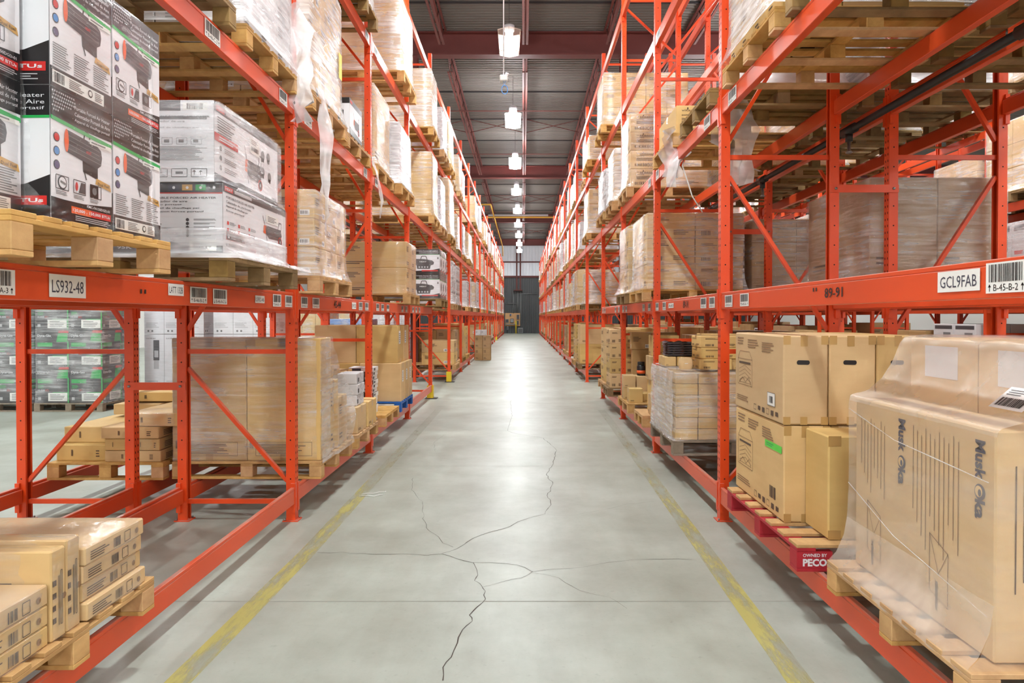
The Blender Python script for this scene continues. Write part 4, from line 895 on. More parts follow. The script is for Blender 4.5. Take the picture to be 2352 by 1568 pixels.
def heater_side(A, back=False, small=False):
    A.rect(.0, .0, 1, 1, 'white', 0); A.rect(0, .76, 1, 1, 'gloss_black', 1)
    if not small:
        for i in range(11):
            for j in range(6 - i // 3): A.disc(.03 + .032 * i + .016 * (j % 2), .975 - .028 * j, .0038, 'light_grey', 2, 6)
    for j, t in enumerate(('Portable Forced Air Heater', 'Calentador Portatil de Aire', 'Appareil de chauffage portatif')): A.text(t, .36, .90 - .05 * j, .03, 'white', 3, .6)
    A.poly([(0, .755), (.35, .735), (1, .70), (1, .735), (.35, .765), (0, .785)], 'green_print', 2); A.rect(.6, .675, .98, .71, 'paper', 3); A.para(.63, .68, .95, .705, 1, 'grey', 4)
    for j, c in enumerate(('red', 'blue_print', 'purple_print')): A.disc(.085, .63 - .105 * j, .017 * (A.W / .36), 'dark_grey', 1, 14); A.disc(.085, .63 - .105 * j, .0135 * (A.W / .36), c, 2, 14)
    heater_pic(A, .2, .40, .62)
    A.poly([(.70, .36), (.98, .33), (.96, .385), (.72, .41)], 'gold', 2); A.text('Dual Fuel', .74, .355, .025, 'black', 3, .2)
    if back:
        for j in range(3): A.para(.04 + .32 * j, .16, .32 + .32 * j, .34, 10, 'grey', 2)
        A.rect(.0, 0, 1, .15, 'gloss_black', 1); A.rect(.03, .03, .86, .125, 'paper', 2); A.bars(.05, .04, .22, .115, 'black', 3, 18); A.para(.28, .04, .52, .115, 5, 'grey', 3); A.disc(.62, .08, .014, 'black', 3); A.disc(.62, .08, .009, 'paper', 4); A.para(.7, .04, .84, .115, 5, 'grey', 3)
    else:
        for j in range(3):
            x = .07 + .27 * j; A.path([(x, .24), (x + .19, .24), (x + .19, .345), (x, .345)], .003, 'dark_grey', 2, True)
            if j == 0: A.disc(x + .095, .293, .024, 'dark_grey', 2); A.disc(x + .095, .293, .019, 'white', 3); A.line(x + .06, .3, x + .14, .285, .008, 'grey', 4)
            elif j == 1: A.poly([(x + .08, .25), (x + .185, .25), (x + .185, .335), (x + .12, .335)], 'dark_grey', 2); A.disc(x + .045, .295, .008, 'red', 3, 10, 2)
            else: A.rect(x, .24, x + .14, .345, 'gloss_black', 2); A.disc(x + .07, .295, .014, 'grey', 3)
            A.para(x, .195, x + .19, .228, 3, 'grey', 2)
        A.poly([(0, 0), (1, 0), (1, .205), (.75, .185), (.5, .168), (.2, .165), (0, .17)], 'gloss_black', 1)
        A.text('RMC-FA150DGD-01', .55, .145, .022, 'white', 3, .4, .01); A.rect(.3, .075, .62, .13, 'orange_print', 2); A.rect(.62, .075, .97, .13, 'red', 2)
        A.text('120,000 - 150,000 BTUs', .32, .088, .028, 'white', 3, .63, .02); A.para(.36, .02, .97, .065, 3, 'light_grey', 3)
def heater_end(A):
    A.rect(0, 0, 1, 1, 'white', 0); A.rect(0, .76, 1, 1, 'gloss_black', 1)
    for j, t in enumerate(('Portable Forced Air Heater', 'Calentador Portatil de Aire', 'Appareil de chauffage portatif')): A.text(t, .25, .91 - .05 * j, .032, 'white', 2, .72)
    A.poly([(0, .74), (1, .755), (1, .775), (0, .765)], 'green_print', 2)
    A.disc(.62, .48, .075, 'dark_grey', 1, 20); A.disc(.62, .48, .06, 'black', 2, 20); A.rect(.55, .3, .69, .36, 'dark_grey', 1)
    A.poly([(0, 0), (1, 0), (1, .33), (.85, .26), (.6, .2), (.3, .17), (0, .165)], 'gloss_black', 1)
    A.rect(.45, .1, .98, .17, 'red', 2); A.text('150,000 BTUs', .47, .115, .036, 'white', 3, .49, .02); A.para(.5, .03, .95, .085, 3, 'light_grey', 3)
_HM = {}
def heater_print(W, D, H, back):
    """prints of one carton; origin at its base centre, W along y, D along x"""
    k = (W, D, H, back)
    if k not in _HM:
        mb = MB(); A = Art(mb, (D / 2, -W / 2, 0), *LEFTF, W, H); heater_side(A, back); A = Art(mb, (-D / 2, -W / 2, 0), *CAMF, D, H); heater_end(A); _HM[k] = mb.mesh('printed_artwork')
    return _HM[k]
t = thing('wrapped_load', 'black and white printed heater cartons in film, left rack nearest camera', 'pallet load', (-1.60, 1.63, 1.934), 'stretch-wrapped pallet loads')
BW, BH, BD = .35, .452, .56
for k in range(2):
    for j, (y0, dx) in enumerate(((0, -.09), (.362, -.085), (.735, 0), (1.095, 0))):
        c = put('carton', carton_mesh(BD, BW, BH - .003, 'kraft_white', 'x', 0), t, (dx - BD / 2, y0 + BW / 2, k * BH + .001))
        c['label'] = 'white and black printed heater carton'
        put('printed_artwork', heater_print(BW, BD, BH - .003, (j + k) % 2 == 1 or (j == 3 and k == 0)), c)
        put('carton', carton_mesh(BD, BW, BH - .003, 'kraft_white', 'x', 0), t, (dx - BD * 1.5 - .01, y0 + BW / 2, k * BH + .001))
wrap_mb(-BD * 2 - .01, 0, .735, 1.447, 0, 2 * BH, 'film_clear', .01, e=.006, jit=.004).build('stretch_wrap', t)
wrap_mb(-BD * 2 - .1, -.082, 0, .722, 0, 2 * BH, 'film_clear', .01, e=.006, jit=.004).build('stretch_wrap', t)
pallet(-2.78, -1.57, 2.14, 3.11, LEVEL[1] + .001, 'pale wooden pallet under the nearest printed heater cartons on the left')
pallet(-2.85, -1.64, 1.1, 2.1, LEVEL[1] + .001, 'pale wooden pallet half out of view under nearest heater cartons')
# white heater cartons
def wheel_heater(A, u, v, s, k):
    A.path([(u, v + .9 * k), (u + .12 * s, v + .55 * k), (u + .2 * s, v + .1 * k)], .006, 'dark_grey', 2); A.path([(u + .75 * s, v + .62 * k), (u + .8 * s, v + .85 * k), (u + .92 * s, v + .85 * k), (u + .9 * s, v + .6 * k)], .006, 'dark_grey', 2)
    A.poly([(u + .12 * s, v + .35 * k), (u + .3 * s, v + .2 * k), (u + .85 * s, v + .22 * k), (u + .95 * s, v + .4 * k), (u + .9 * s, v + .62 * k), (u + .15 * s, v + .62 * k)], 'dark_grey', 1)
    for q in range(5): A.line(u + .2 * s, v + (.3 + .06 * q) * k, u + .9 * s, v + (.3 + .06 * q) * k, .002, 'grey', 2)
    A.poly([(u + .02 * s, v + .35 * k), (u + .14 * s, v + .33 * k), (u + .16 * s, v + .62 * k), (u + .04 * s, v + .6 * k)], 'orange_print', 2)
    A.disc(u + .85 * s, v + .18 * k, .035, 'red', 2); A.disc(u + .85 * s, v + .18 * k, .027, 'dark_grey', 3); A.disc(u + .85 * s, v + .18 * k, .01, 'light_grey', 4)
def white_side(A, low):
    A.rect(0, 0, 1, 1, 'white', 0); A.rect(0, .88, 1, 1, 'dark_grey', 1); A.rect(.02, .9, .13, .97, 'red', 2); A.text('HEAT', .03, .915, .035, 'white', 3, .09, .02); A.rect(.15, .91, .4, .96, 'light_grey', 2)
    if low:
        for j, t in enumerate(('PORTABLE FORCED AIR HEATER', 'Calentador de aire forzado', 'Appareil de chauffage par', 'force portatif')): A.text(t, .04, .8 - .065 * j, .035, 'dark_grey', 2, .4 - .05 * j, .01)
        for i in range(3):
            for j in range(2): A.rect(.05 + .15 * i, .42 - .1 * j, .075 + .15 * i, .47 - .1 * j, 'red', 2); A.para(.085 + .15 * i, .42 - .1 * j, .17 + .15 * i, .47 - .1 * j, 3, 'grey', 2)
        A.rect(.04, .2, .3, .31, 'red', 1); A.rect(.045, .205, .295, .305, 'dark_grey', 2); A.text('1', .06, .225, .06, 'white', 3, .02, .02); A.para(.1, .22, .27, .29, 4, 'light_grey', 3); A.text('135K /95K', .04, .1, .05, 'dark_grey', 2, .3, .02); A.text('BTU', .36, .1, .05, 'red', 2, .1, .02)
        wheel_heater(A, .58, .3, .36, .5); A.rect(.63, .66, .85, .8, 'paper', 3); A.para(.66, .68, .82, .78, 4, 'grey', 4)
    else:
        A.para(.04, .62, .3, .84, 7, 'grey', 1); A.rect(0, .52, .32, .62, 'red', 2); A.para(.06, .54, .28, .6, 2, 'white', 3)
        for j in range(3): A.disc(.08, .45 - .12 * j, .015, 'grey', 2); A.para(.13, .41 - .12 * j, .32, .48 - .12 * j, 3, 'grey', 2)
        wheel_heater(A, .42, .12, .3, .62); A.rect(.5, .62, .66, .84, 'paper', 4); A.bars(.52, .66, .64, .72, 'black', 5, 16); A.para(.52, .75, .64, .82, 3, 'grey', 5)
        for j, (a, b) in enumerate(((.72, .68), (.82, .7), (.72, .45), (.84, .42))): A.disc(a, b, .03, 'grey', 2); A.rect(a - .02, b - .09, a + .02, b - .03, 'dark_grey', 2)
        A.poly([(0, 0), (.3, 0), (.32, .06), (1, .04), (1, .1), (.34, .13), (.28, .1), (0, .12)], 'dark_grey', 1); A.bars(.88, .05, .97, .14, 'black', 3, 10)
def white_end(A, low):
    A.rect(0, 0, 1, 1, 'white', 0)
    if low:
        A.rect(0, .86, 1, 1, 'dark_grey', 1); A.rect(0, .845, 1, .86, 'red', 2); A.disc(.5, .93, .02, 'red', 2, 12, 1); A.text('PRO HEAT', .55, .91, .03, 'white', 2, .1)
        for j, c in enumerate(('ink_blue', 'gold', 'green_print', 'black')): A.rect(.74 + .065 * j, .89, .79 + .065 * j, .975, c, 2); A.disc(.765 + .065 * j, .93, .008, 'white', 3, 8)
        for j, t in enumerate(('PORTABLE FORCED AIR HEATER', 'Calentador de aire', 'forzado portatil', 'Appareil de chauffage par', 'ventilation forcee portatif')): A.text(t, .63, .77 - .05 * j, .028, 'dark_grey', 2, (.34, .2, .17, .26, .28)[j], .01)
        wheel_heater(A, .38, .52, .22, .35)
        for j in range(5): A.disc(.83, .47 - .055 * j, .009, 'dark_grey', 2, 10); A.para(.86, .455 - .055 * j, .97, .485 - .055 * j, 2, 'grey', 2)
        A.para(.4, .28, .78, .42, 5, 'grey', 2); A.poly([(0, 0), (1, 0), (1, .1), (.8, .1), (.76, .15), (0, .15)], 'dark_grey', 1); A.text('135K  95K', .38, .05, .05, 'white', 2, .18, .02); A.text('BTU', .58, .05, .05, 'red', 2, .07, .02)
        A.rect(.84, .02, .97, .18, 'paper', 3); A.bars(.86, .05, .95, .15, 'black', 4, 20)
    else:
        A.rect(0, .87, .84, 1, 'dark_grey', 1); A.rect(.85, .88, .97, .97, 'paper', 1); A.bars(.87, .89, .95, .96, 'black', 2, 18); A.para(.5, .74, .98, .82, 1, 'dark_grey', 2); A.text('PORTABLE FORCED AIR HEATER', .68, .785, .024, 'dark_grey', 3, .3, .01); A.text('Calentador de aire', .68, .73, .024, 'grey', 3, .18); A.text('Appareil de chauffage par', .68, .65, .024, 'grey', 3, .25)
        for j in range(4): A.path([(.68 + .07 * j, .46), (.73 + .07 * j, .46), (.73 + .07 * j, .54), (.68 + .07 * j, .54)], .002, 'grey', 2, True); A.rect(.69 + .07 * j, .48, .715 + .07 * j, .52, 'grey', 2)
        A.rect(.5, .55, .66, .57, 'red', 2); A.para(.5, .2, .66, .5, 10, 'grey', 2); A.para(.68, .26, .97, .44, 10, 'grey', 2)
        for j in range(3): A.path([(.7 + .095 * j, .06), (.775 + .095 * j, .06), (.775 + .095 * j, .16), (.7 + .095 * j, .16)], .004, 'dark_grey', 2, True)
        A.text('5', .725, .1, .045, 'dark_grey', 3, .025); A.rect(.71, .075, .765, .082, 'dark_grey', 3); A.rect(.815, .095, .85, .125, 'dark_grey', 3)
        for q in (.905, .935): A.line(q, .08, q, .13, .004, 'black', 3); A.poly([(q - .01, .12), (q + .01, .12), (q, .145)], 'black', 3)
        heater = wheel_heater(A, .42, .6, .2, .3)
t = thing('wrapped_load', 'two white printed heater cartons in film flaring over dark pallet, left rack', 'pallet load', (-1.60, 3.70, 1.945), 'stretch-wrapped pallet loads')
for k, (h, dx, dy, w) in enumerate(((.37, 0, .02, .98), (.43, -.035, 0, .95))):
    z = 0 if k == 0 else .372; c = put('carton', carton_mesh(1.1, w, h, 'kraft_white', 'x', 0), t, (dx - .55, dy + w / 2, z)); c['label'] = 'long white printed heater carton'
    mb = MB(); A = Art(mb, (.55, -w / 2, 0), *LEFTF, w, h); white_side(A, k == 0); A = Art(mb, (-.55, -w / 2, 0), *CAMF, 1.1, h); white_end(A, k == 0); mb.build('printed_artwork', c)
wrap_mb(-1.13, -.02, 0, .97, .37, .80, 'film', .02, e=.012).build('stretch_wrap', t); wrap_mb(-1.12, .0, .01, 1.02, .13, .368, 'film_clear', .0, e=.012, cap=False).build('stretch_wrap', t); wrap_mb(-1.12, .0, .01, 1.02, -.02, .13, 'film_heavy', .12, e=.012, skirt=.02, cap=False).build('stretch_wrap', t)
pallet(-2.78, -1.55, 3.66, 4.80, LEVEL[1] + .001, 'dark weathered pallet under white heater cartons, left rack', 'wood_old')
# heater cartons further along, second level, bay four
t = thing('wrapped_load', 'stacked black and white heater cartons facing camera, left rack fourth bay', 'pallet load', (-1.50, 12.55, 1.934), 'stretch-wrapped pallet loads')
def heater_front(A):
    A.rect(0, 0, 1, 1, 'white', 0); A.rect(0, .8, 1, 1, 'gloss_black', 1); A.text('Portable Forced Air Heater', .3, .92, .035, 'white', 2, .66, .01); A.text('Calentador Portatil de Aire', .4, .87, .03, 'white', 2, .56); A.text('Appareil de chauffage portatif', .4, .82, .03, 'white', 2, .56); A.rect(0, .78, 1, .795, 'green_print', 2)
    A.poly([(.0, .62), (.55, .60), (.78, .55), (.84, .47), (.82, .38), (.7, .33), (.0, .38)], 'dark_grey', 2); A.path([(.45, .6), (.48, .72), (.6, .72), (.64, .58)], .012, 'black', 2); A.text('HEAT', .42, .47, .05, 'paper', 3, .2, .02)
    A.poly([(.35, .2), (.72, .2), (.74, .35), (.33, .36)], 'dark_grey', 1)
    for q in range(4): A.rect(.39 + .08 * q, .24, .43 + .08 * q, .31, 'light_grey', 2)
    A.poly([(0, 0), (1, 0), (1, .22), (.8, .16), (0, .1)], 'gloss_black', 1); A.rect(.48, .1, .95, .155, 'red', 3); A.rect(.93, .6, .97, .68, 'grey', 2)
mb0 = MB(); A = Art(mb0, (-.31, -.18, 0), *CAMF, .62, .44); heater_front(A); A2 = Art(mb0, (.31, -.18, 0), *LEFTF, .36, .44); heater_end(A2); pm = mb0.mesh('printed_artwork')
for k in range(2):
    for j in range(3):
        for i in range(2):
            if i == 1 and j > 0: continue
            c = put('carton', carton_mesh(.62, .34, .44, 'kraft_white', 'x', 0), t, (-.31 - .63 * i, .18 + .36 * j, .445 * k)); c['label'] = 'white and black printed heater carton'
            put('printed_artwork', pm, c, (0, .01, 0))
wrap_mb(-1.27, .0, 0, 1.08, 0, .89, 'film_clear', .02).build('stretch_wrap', t)
pallet(-2.7, -1.47, 12.52, 13.64, LEVEL[1] + .001, 'worn pallet under stacked heater cartons, left rack fourth bay', 'wood_old')
# small white heater carton on third level
t = thing('heater_carton', 'single small white and black heater carton on third-level pallet, left rack', 'cardboard box', (-1.74, 7.02, 3.445)); put('carton', carton_mesh(.3, .52, .36, 'kraft_white', 'x', 0), t, (-.15, .26, 0))
mb = MB(); A = Art(mb, (0, 0, 0), *LEFTF, .52, .36); A.rect(0, 0, 1, 1, 'white'); A.rect(0, .84, 1, 1, 'gloss_black', 1); A.rect(.03, .87, .2, .95, 'red', 2); A.poly([(0, 0), (1, 0), (1, .1), (0, .2)], 'gloss_black', 1); wheel_heater(A, .3, .15, .5, .6)
A = Art(mb, (-.3, 0, 0), *CAMF, .3, .36); A.rect(0, 0, 1, 1, 'white'); A.rect(0, .84, 1, 1, 'gloss_black', 1); A.disc(.65, .92, .018, 'blue_print', 2); A.rect(.3, .5, .8, .66, 'gloss_black', 1); A.para(.34, .52, .5, .64, 3, 'red', 2); A.para(.6, .52, .76, .64, 3, 'white', 2); A.para(.3, .15, .7, .45, 7, 'light_grey', 1); mb.build('printed_artwork', t)
pallet(-2.96, -1.74, 6.95, 8.0, LEVEL[2] + .001, 'pale pallet carrying one small heater carton, left rack third level')
carton(-2.9, -2.1, 7.62, 7.98, LEVEL[2] + .144, 4.3, 'tall brown carton behind the single small heater carton', var=2)
tail([(-1.75, 8.1, 3.45), (-1.68, 8.1, 3.2), (-1.64, 8.15, 2.95), (-1.66, 8.12, 2.75)], .06, seed=31).build('x') ; bpy.data.objects['x'].name = 'film_strip'; tag(bpy.data.objects['film_strip'], 'thin white film strip dangling beside the second left rack post', 'plastic strip')
# ================================================================ LEFT RACK, GROUND LEVEL
z0 = .4135
pallet(-2.9, -1.69, 2.13, 3.18, LEVEL[0] + .001, 'pale wooden pallet under flat brown boxes at lower left corner')
def flat(x0, x1, y0, y1, z0, z1, lab, fl='film_clear', sty='kraft', seed=0, var=4):
    t = thing('flat_carton', lab, 'cardboard box', ((x0 + x1) / 2, (y0 + y1) / 2, z0), 'flat film-wrapped cartons'); dx, dy, dz = x1 - x0, y1 - y0, z1 - z0 - .002
    mb = MB(); mb.box(-dx / 2, dx / 2, -dy / 2, dy / 2, 0, dz, sty, .005); W = dy
    A = Art(mb, (dx / 2, -dy / 2, 0), *LEFTF, W, dz); A.para(.08, .15, .38, .7, 4, 'ink'); A.bars(.45, .15, .58, .7, 'ink', 1, 12); A.path([(.64, .15), (.74, .15), (.74, .75), (.64, .75)], .003, 'ink', 1, True); A.disc(.86, .45, .012, 'ink_light', 1)
    A = Art(mb, (-dx / 2, -dy / 2, 0), *CAMF, dx, dz); A.para(.8, .2, .88, .7, 3, 'ink'); A.bars(.3, .3, .34, .7, 'ink', 1, 8)
    mb.build('box', t)
    if fl: wrap_mb(-dx / 2, dx / 2, -dy / 2, dy / 2, .004, dz, fl, 0, e=.003, jit=.005, skirt=0.002).build('film_sleeve', t)
    return t
z = z0
for k, nm in enumerate(('lowest', 'second', 'third', 'topmost')):
    flat(-2.85 + .02 * (k % 2), -1.71 + (.012, -.01, -.005, .005)[k], 2.70, 3.12, z, z + .072, f'flat brown box in shiny film, {nm} of four at the lower left'); z += .072
for k, (a, b, nm) in enumerate(((2.605, 2.685, 'taller'), (2.52, 2.60, 'nearer'))): flat(-2.85, -1.715, a, b, z0, z0 + (.35, .335)[k], f'upright film-wrapped slab carton, {nm} of two beside the flat boxes')
z = z0
for k, nm in enumerate(('bottom', 'middle', 'top')): flat(-2.85, -1.72, 2.15, 2.51, z, z + .074, f'flat brown box at image lower left corner, {nm} of three'); z += .074
# tall kraft cartons in wrap, second bay
t = thing('wrapped_load', 'two tall brown panel cartons under drooping film, left rack ground level', 'pallet load', (-1.67, 5.74, z0), 'stretch-wrapped pallet loads')
for i in range(2):
    c = put('carton', carton_mesh(.61, .31, 1.01, 'kraft_dark' if False else 'kraft', 'y', 1, 4), t, (-.305 - .615 * i, .16, .001)); c['label'] = 'tall upright brown carton'
    mb = MB(); A = Art(mb, (-.305, -.155, 0), *CAMF, .61, 1.01); A.path([(.12, .04), (.88, .04), (.88, .15), (.12, .15)], .003, 'ink', 1, True); A.para(.16, .05, .84, .14, 7, 'ink', 1); A.bars(.04, .1, .09, .16, 'ink', 1, 8); A.rect(.0, .93, .12, 1, 'tape'); A.rect(.42, .93, .55, 1, 'tape'); mb.build('printed_artwork', c)
for q, (a, b, h) in enumerate(((.34, .66, .62), (.67, .98, .45))):
    for i in range(2): put('carton', carton_mesh(.5, b - a, h, 'kraft', 'x', 1, 0), t, (-.28 - .51 * i, (a + b) / 2, .001))
mb = MB(); prof = [(-.01, .99), (.16, 1.02), (.34, 1.02), (.40, .85), (.52, .70), (.7, .62), (.86, .52), (1.0, .45)]
def drape(u, v):
    k = u * (len(prof) - 1); i = min(int(k), len(prof) - 2); f = k - i; y = prof[i][0] * (1 - f) + prof[i + 1][0] * f; zt = prof[i][1] * (1 - f) + prof[i + 1][1] * f
    rr = random.Random(int(u * 977 + v * 131)); return (.010 + .004 * rr.random() + (.022 * math.sin(v * 6 + u * 5) if .1 < v < .9 else 0) * (1 if u > .35 else .1) + .05 * max(0, v - .85) + (.02 if u > .4 else 0), y, zt * (1 - v) - .02 * v)
mb.grid(drape, 24, 14, 'film'); wrap_mb(-1.23, 0, 0, .325, 0, 1.015, 'film', 0, e=.004, jit=.003).build('stretch_wrap', t); mb.build('draped_film', t)
pallet(-2.88, -1.655, 5.70, 6.74, LEVEL[0] + .001, 'pale wooden pallet under two tall brown panel cartons')
pallet(-2.88, -1.66, 6.98, 7.98, LEVEL[0] + .001, 'wooden pallet under small brown and white boxes, second bay', 'wood')
carton(-1.95, -1.68, 7.06, 7.46, z0, z0 + .27, 'open-looking brown carton at pallet front beside tall wrapped cartons', var=3); carton(-1.95, -1.67, 7.5, 7.93, z0, z0 + .275, 'brown carton at pallet front beside the second left post', var=3)
carton(-2.5, -1.98, 7.06, 7.5, z0, z0 + .29, 'brown carton behind the front pair, low on second bay pallet', var=3)
for k, nm in enumerate(('lowest', 'middle', 'highest')):
    t = carton(-1.93 + .01 * k, -1.71 + .008 * (k % 2), 7.16, 7.48, z0 + .271 + .112 * k, z0 + .382 + .112 * k, f'plain white flap-lid box, {nm} of three stacked on brown carton', 'kraft_white', var=4, group='white boxes')
    mb = MB(); A = Art(mb, (.11, -.16, 0), *LEFTF, .32, .11); A.rect(.05, .2, .2, .6, 'dark_grey'); A.path([(.3, .8), (.6, .35), (.9, .8)], .004, 'grey', 1); mb.build('printed_artwork', t)
carton(-2.25, -1.97, 7.2, 7.5, z0 + .291, z0 + .49, 'small taped brown carton beside the white boxes', var=4); carton(-2.28, -1.95, 7.52, 7.95, z0, z0 + .60, 'tall brown carton under the striped small carton', var=3)
t = carton(-2.27, -1.97, 7.22, 7.48, z0 + .491, z0 + .68, 'brown carton with black barcodes, perched above small taped carton', var=1)
pallet(-2.88, -1.66, 8.4, 9.34, LEVEL[0] + .001, 'half-empty pale pallet in front of blue pallet, left rack third bay')
zz = z0 + .001
for k in range(11):
    nm = ORD[k]; h = .052; w = .30
    t = thing('game_box', f'slim black and white printed box, {nm} from bottom of stack on half-empty pallet', 'box', (-1.98 + .008 * math.sin(k * 2.1), 8.62 + .006 * math.cos(k * 3), zz), 'stack of slim printed boxes')
    mb = MB(); mb.box(-w / 2, w / 2, -.14, .14, 0, h - .002, ('black', 'dark_grey', 'white', 'black')[k % 4], .003); mb.build('box', t)
    mb = MB(); A = Art(mb, (-w / 2, -.14, 0), *CAMF, w, h - .002); A.rect(.06, .2, .5, .8, ('light_grey', 'white', 'ink_blue', 'red')[k % 4]); A.bars(.7, .2, .92, .8, 'white' if k % 4 != 2 else 'black', 1, 8); A = Art(mb, (w / 2, -.14, 0), *LEFTF, .28, h - .002); A.rect(0, 0, 1, 1, 'paper'); A.rect(.1, .2, .4, .8, 'dark_grey', 1); mb.build('printed_label', t); zz += h
pallet(-2.92, -1.70, 9.72, 10.75, LEVEL[0] + .001, 'bright blue pallet under large brown cartons, left rack', 'pallet_blue')
for k in range(3):
    for i, nm in enumerate(('front', 'inner')): 
        y0 = 9.76 + .33 * k; t = carton(-2.29 - .585 * i, -1.71 - .585 * i, y0, y0 + .32, z0, z0 + .54, f'large brown carton on blue pallet, lower tier, {nm}, {ORD[k]} along', var=4, group='large brown cartons on the blue pallet')
        if i == 0: mb = MB(); A = Art(mb, (.29, -.16, 0), *LEFTF, .32, .54); A.rect(.3, .5, .62, .8, 'paper'); A.para(.34, .53, .58, .77, 5, 'grey', 1); mb.build('paper_label', t)
for k in range(2):
    for i, nm in enumerate(('front', 'inner')):
        y0 = 9.78 + .48 * k; t = carton(-2.34 - .585 * i, -1.76 - .585 * i, y0, y0 + .47, z0 + .54, z0 + 1.07, f'large brown carton on blue pallet, upper tier, {nm}, {ORD[k]} along', var=4, group='large brown cartons on the blue pallet')
        if i == 0: mb = MB(); A = Art(mb, (.29, -.235, 0), *LEFTF, .47, .53); A.rect(.2, .5, .5, .85, 'paper'); A.para(.24, .53, .46, .8, 5, 'grey', 1); mb.build('paper_label', t)
# flat cartons on the back row
BL = [(-3.86, -3.45, 5.75, 6.75, .413, .545, 'low brown box, left bottom of the back-row pile'), (-3.86, -3.44, 5.85, 6.78, .545, .68, 'wide brown box lying on left of back-row pile'), (-3.43, -2.97, 5.70, 6.7, .413, .505, 'flat brown box, lowest right of back-row pile'),
      (-3.43, -3.22, 5.70, 6.7, .507, .605, 'narrow brown box, second tier of back-row pile'), (-3.21, -2.98, 5.70, 6.7, .507, .605, 'narrow brown box with tape, second tier of back-row pile, inner'), (-3.45, -2.98, 5.68, 6.72, .607, .70, 'flat brown box with small white label, third tier of back-row pile'),
      (-3.28, -2.83, 5.72, 6.76, .702, .81, 'glossy wrapped brown box on top of back-row pile'), (-3.78, -3.35, 6.42, 6.95, .702, .80, 'brown box at back of back-row pile'), (-3.72, -3.1, 6.5, 6.98, .812, .90, 'brown box with white label, highest at back of back-row pile')]
for x0, x1, y0, y1, a, b, lab in BL: t = flat(x0, x1, y0, y1, a, b, lab, fl='film_clear' if 'glossy' in lab or 'tape' in lab else None)
pallet(-3.88, -2.93, 5.66, 6.98, LEVEL[0] + .001, 'weathered pallet under flat brown boxes in the left back rack', 'wood')
# ================================================================ FLOOR STACKS beyond the left racks
def green_art(A):
    A.rect(0, 0, 1, 1, 'dark_grey', 0); A.rect(.04, .55, .5, .66, 'green_print', 1); A.text('Dyna-Glo', .04, .8, .09, 'white', 2, .42, .02); A.poly([(.62, .68), (.97, .68), (.97, .92), (.68, .92)], 'green_print', 1); A.poly([(.68, .93), (1, .93), (1, 1), (.7, 1)], 'red', 1)
    A.rect(.5, .22, .96, .3, 'green_print', 1); A.rect(.36, .05, .95, .28, 'paper', 2); A.para(.42, .08, .9, .25, 4, 'grey', 3); A.text('10,000', .04, .32, .06, 'white', 2, .22, .01); A.text('BTU', .28, .32, .06, 'red', 2, .1, .01); A.para(.05, .4, .3, .5, 3, 'green_print', 2); A.rect(.96, 0, 1, .7, 'green_print', 1); A.rect(.05, .08, .14, .16, 'light_grey', 2)
ga = MB(); green_art(Art(ga, (-.275, -.275, 0), *CAMF, .55, .61)); green_art(Art(ga, (.275, -.275, 0), *LEFTF, .55, .61)); GA = ga.mesh('printed_artwork')
for pi in range(3):
    x0 = -10.70 + 1.22 * pi; pallet(x0, x0 + 1.16, 11.75, 12.95, .001, f'weathered pallet under green and black heater cartons, {ORD[pi]} from left', 'wood_grey')
    t = thing('wrapped_load', f'film-wrapped stack of green and black heater cartons, {ORD[pi]} pallet from left', 'pallet load', (x0 + .58, 12.35, .145), 'green and black carton stacks')
    for k in range(4):
        for i in range(2):
            for j in range(2):
                if j == 1 and i == 0: continue
                c = put('carton', carton_mesh(.55, .55, .61, 'kraft_white', 'x', 0), t, (-.29 + .57 * i, -.28 + .57 * j, .62 * k)); put('printed_artwork', GA, c)
    wrap_mb(-.565, .565, -.56, .565, 0, 2.47, 'film', .012).build('stretch_wrap', t)
def cooler_art(A):
    A.rect(0, 0, 1, 1, 'white', 0); A.rect(.45, .55, .75, .9, 'dark_grey', 1); A.rect(.5, .6, .7, .72, 'light_grey', 2); A.rect(.47, .4, .73, .55, 'light_grey', 1); A.text('GLACIER BAY', .08, .92, .02, 'dark_grey', 2, .5); A.para(.08, .1, .8, .2, 4, 'light_grey', 1); A.disc(.2, .05, .02, 'grey', 1); A.disc(.4, .05, .02, 'grey', 1)
ca = MB(); cooler_art(Art(ca, (-.19, -.19, 0), *CAMF, .38, 1.12)); cooler_art(Art(ca, (.19, -.19, 0), *LEFTF, .38, 1.12)); CA = ca.mesh('printed_artwork')
for pi in range(2):
    x0 = -7.35 + 1.22 * pi + (.12 if pi else 0); pallet(x0, x0 + 1.16, 13.5, 14.7, .001, f'pallet under tall white appliance cartons, {ORD[pi]} from left', 'wood')
    t = thing('wrapped_load', f'tall white appliance cartons two tiers high, {ORD[pi]} pallet from left', 'pallet load', (x0 + .58, 14.1, .145), 'white appliance carton stacks')
    for k in range(2):
        for i in range(3):
            for j in range(3):
                if j > 0 and i < 2: continue
                c = put('carton', carton_mesh(.375, .375, 1.12, 'kraft_white', 'x', 0), t, (-.385 + .385 * i, -.39 + .385 * j, 1.13 * k)); put('printed_artwork', CA, c)
    wrap_mb(-.575, .575, -.58, .575, 0, 2.25, 'film_clear', .012).build('stretch_wrap', t)
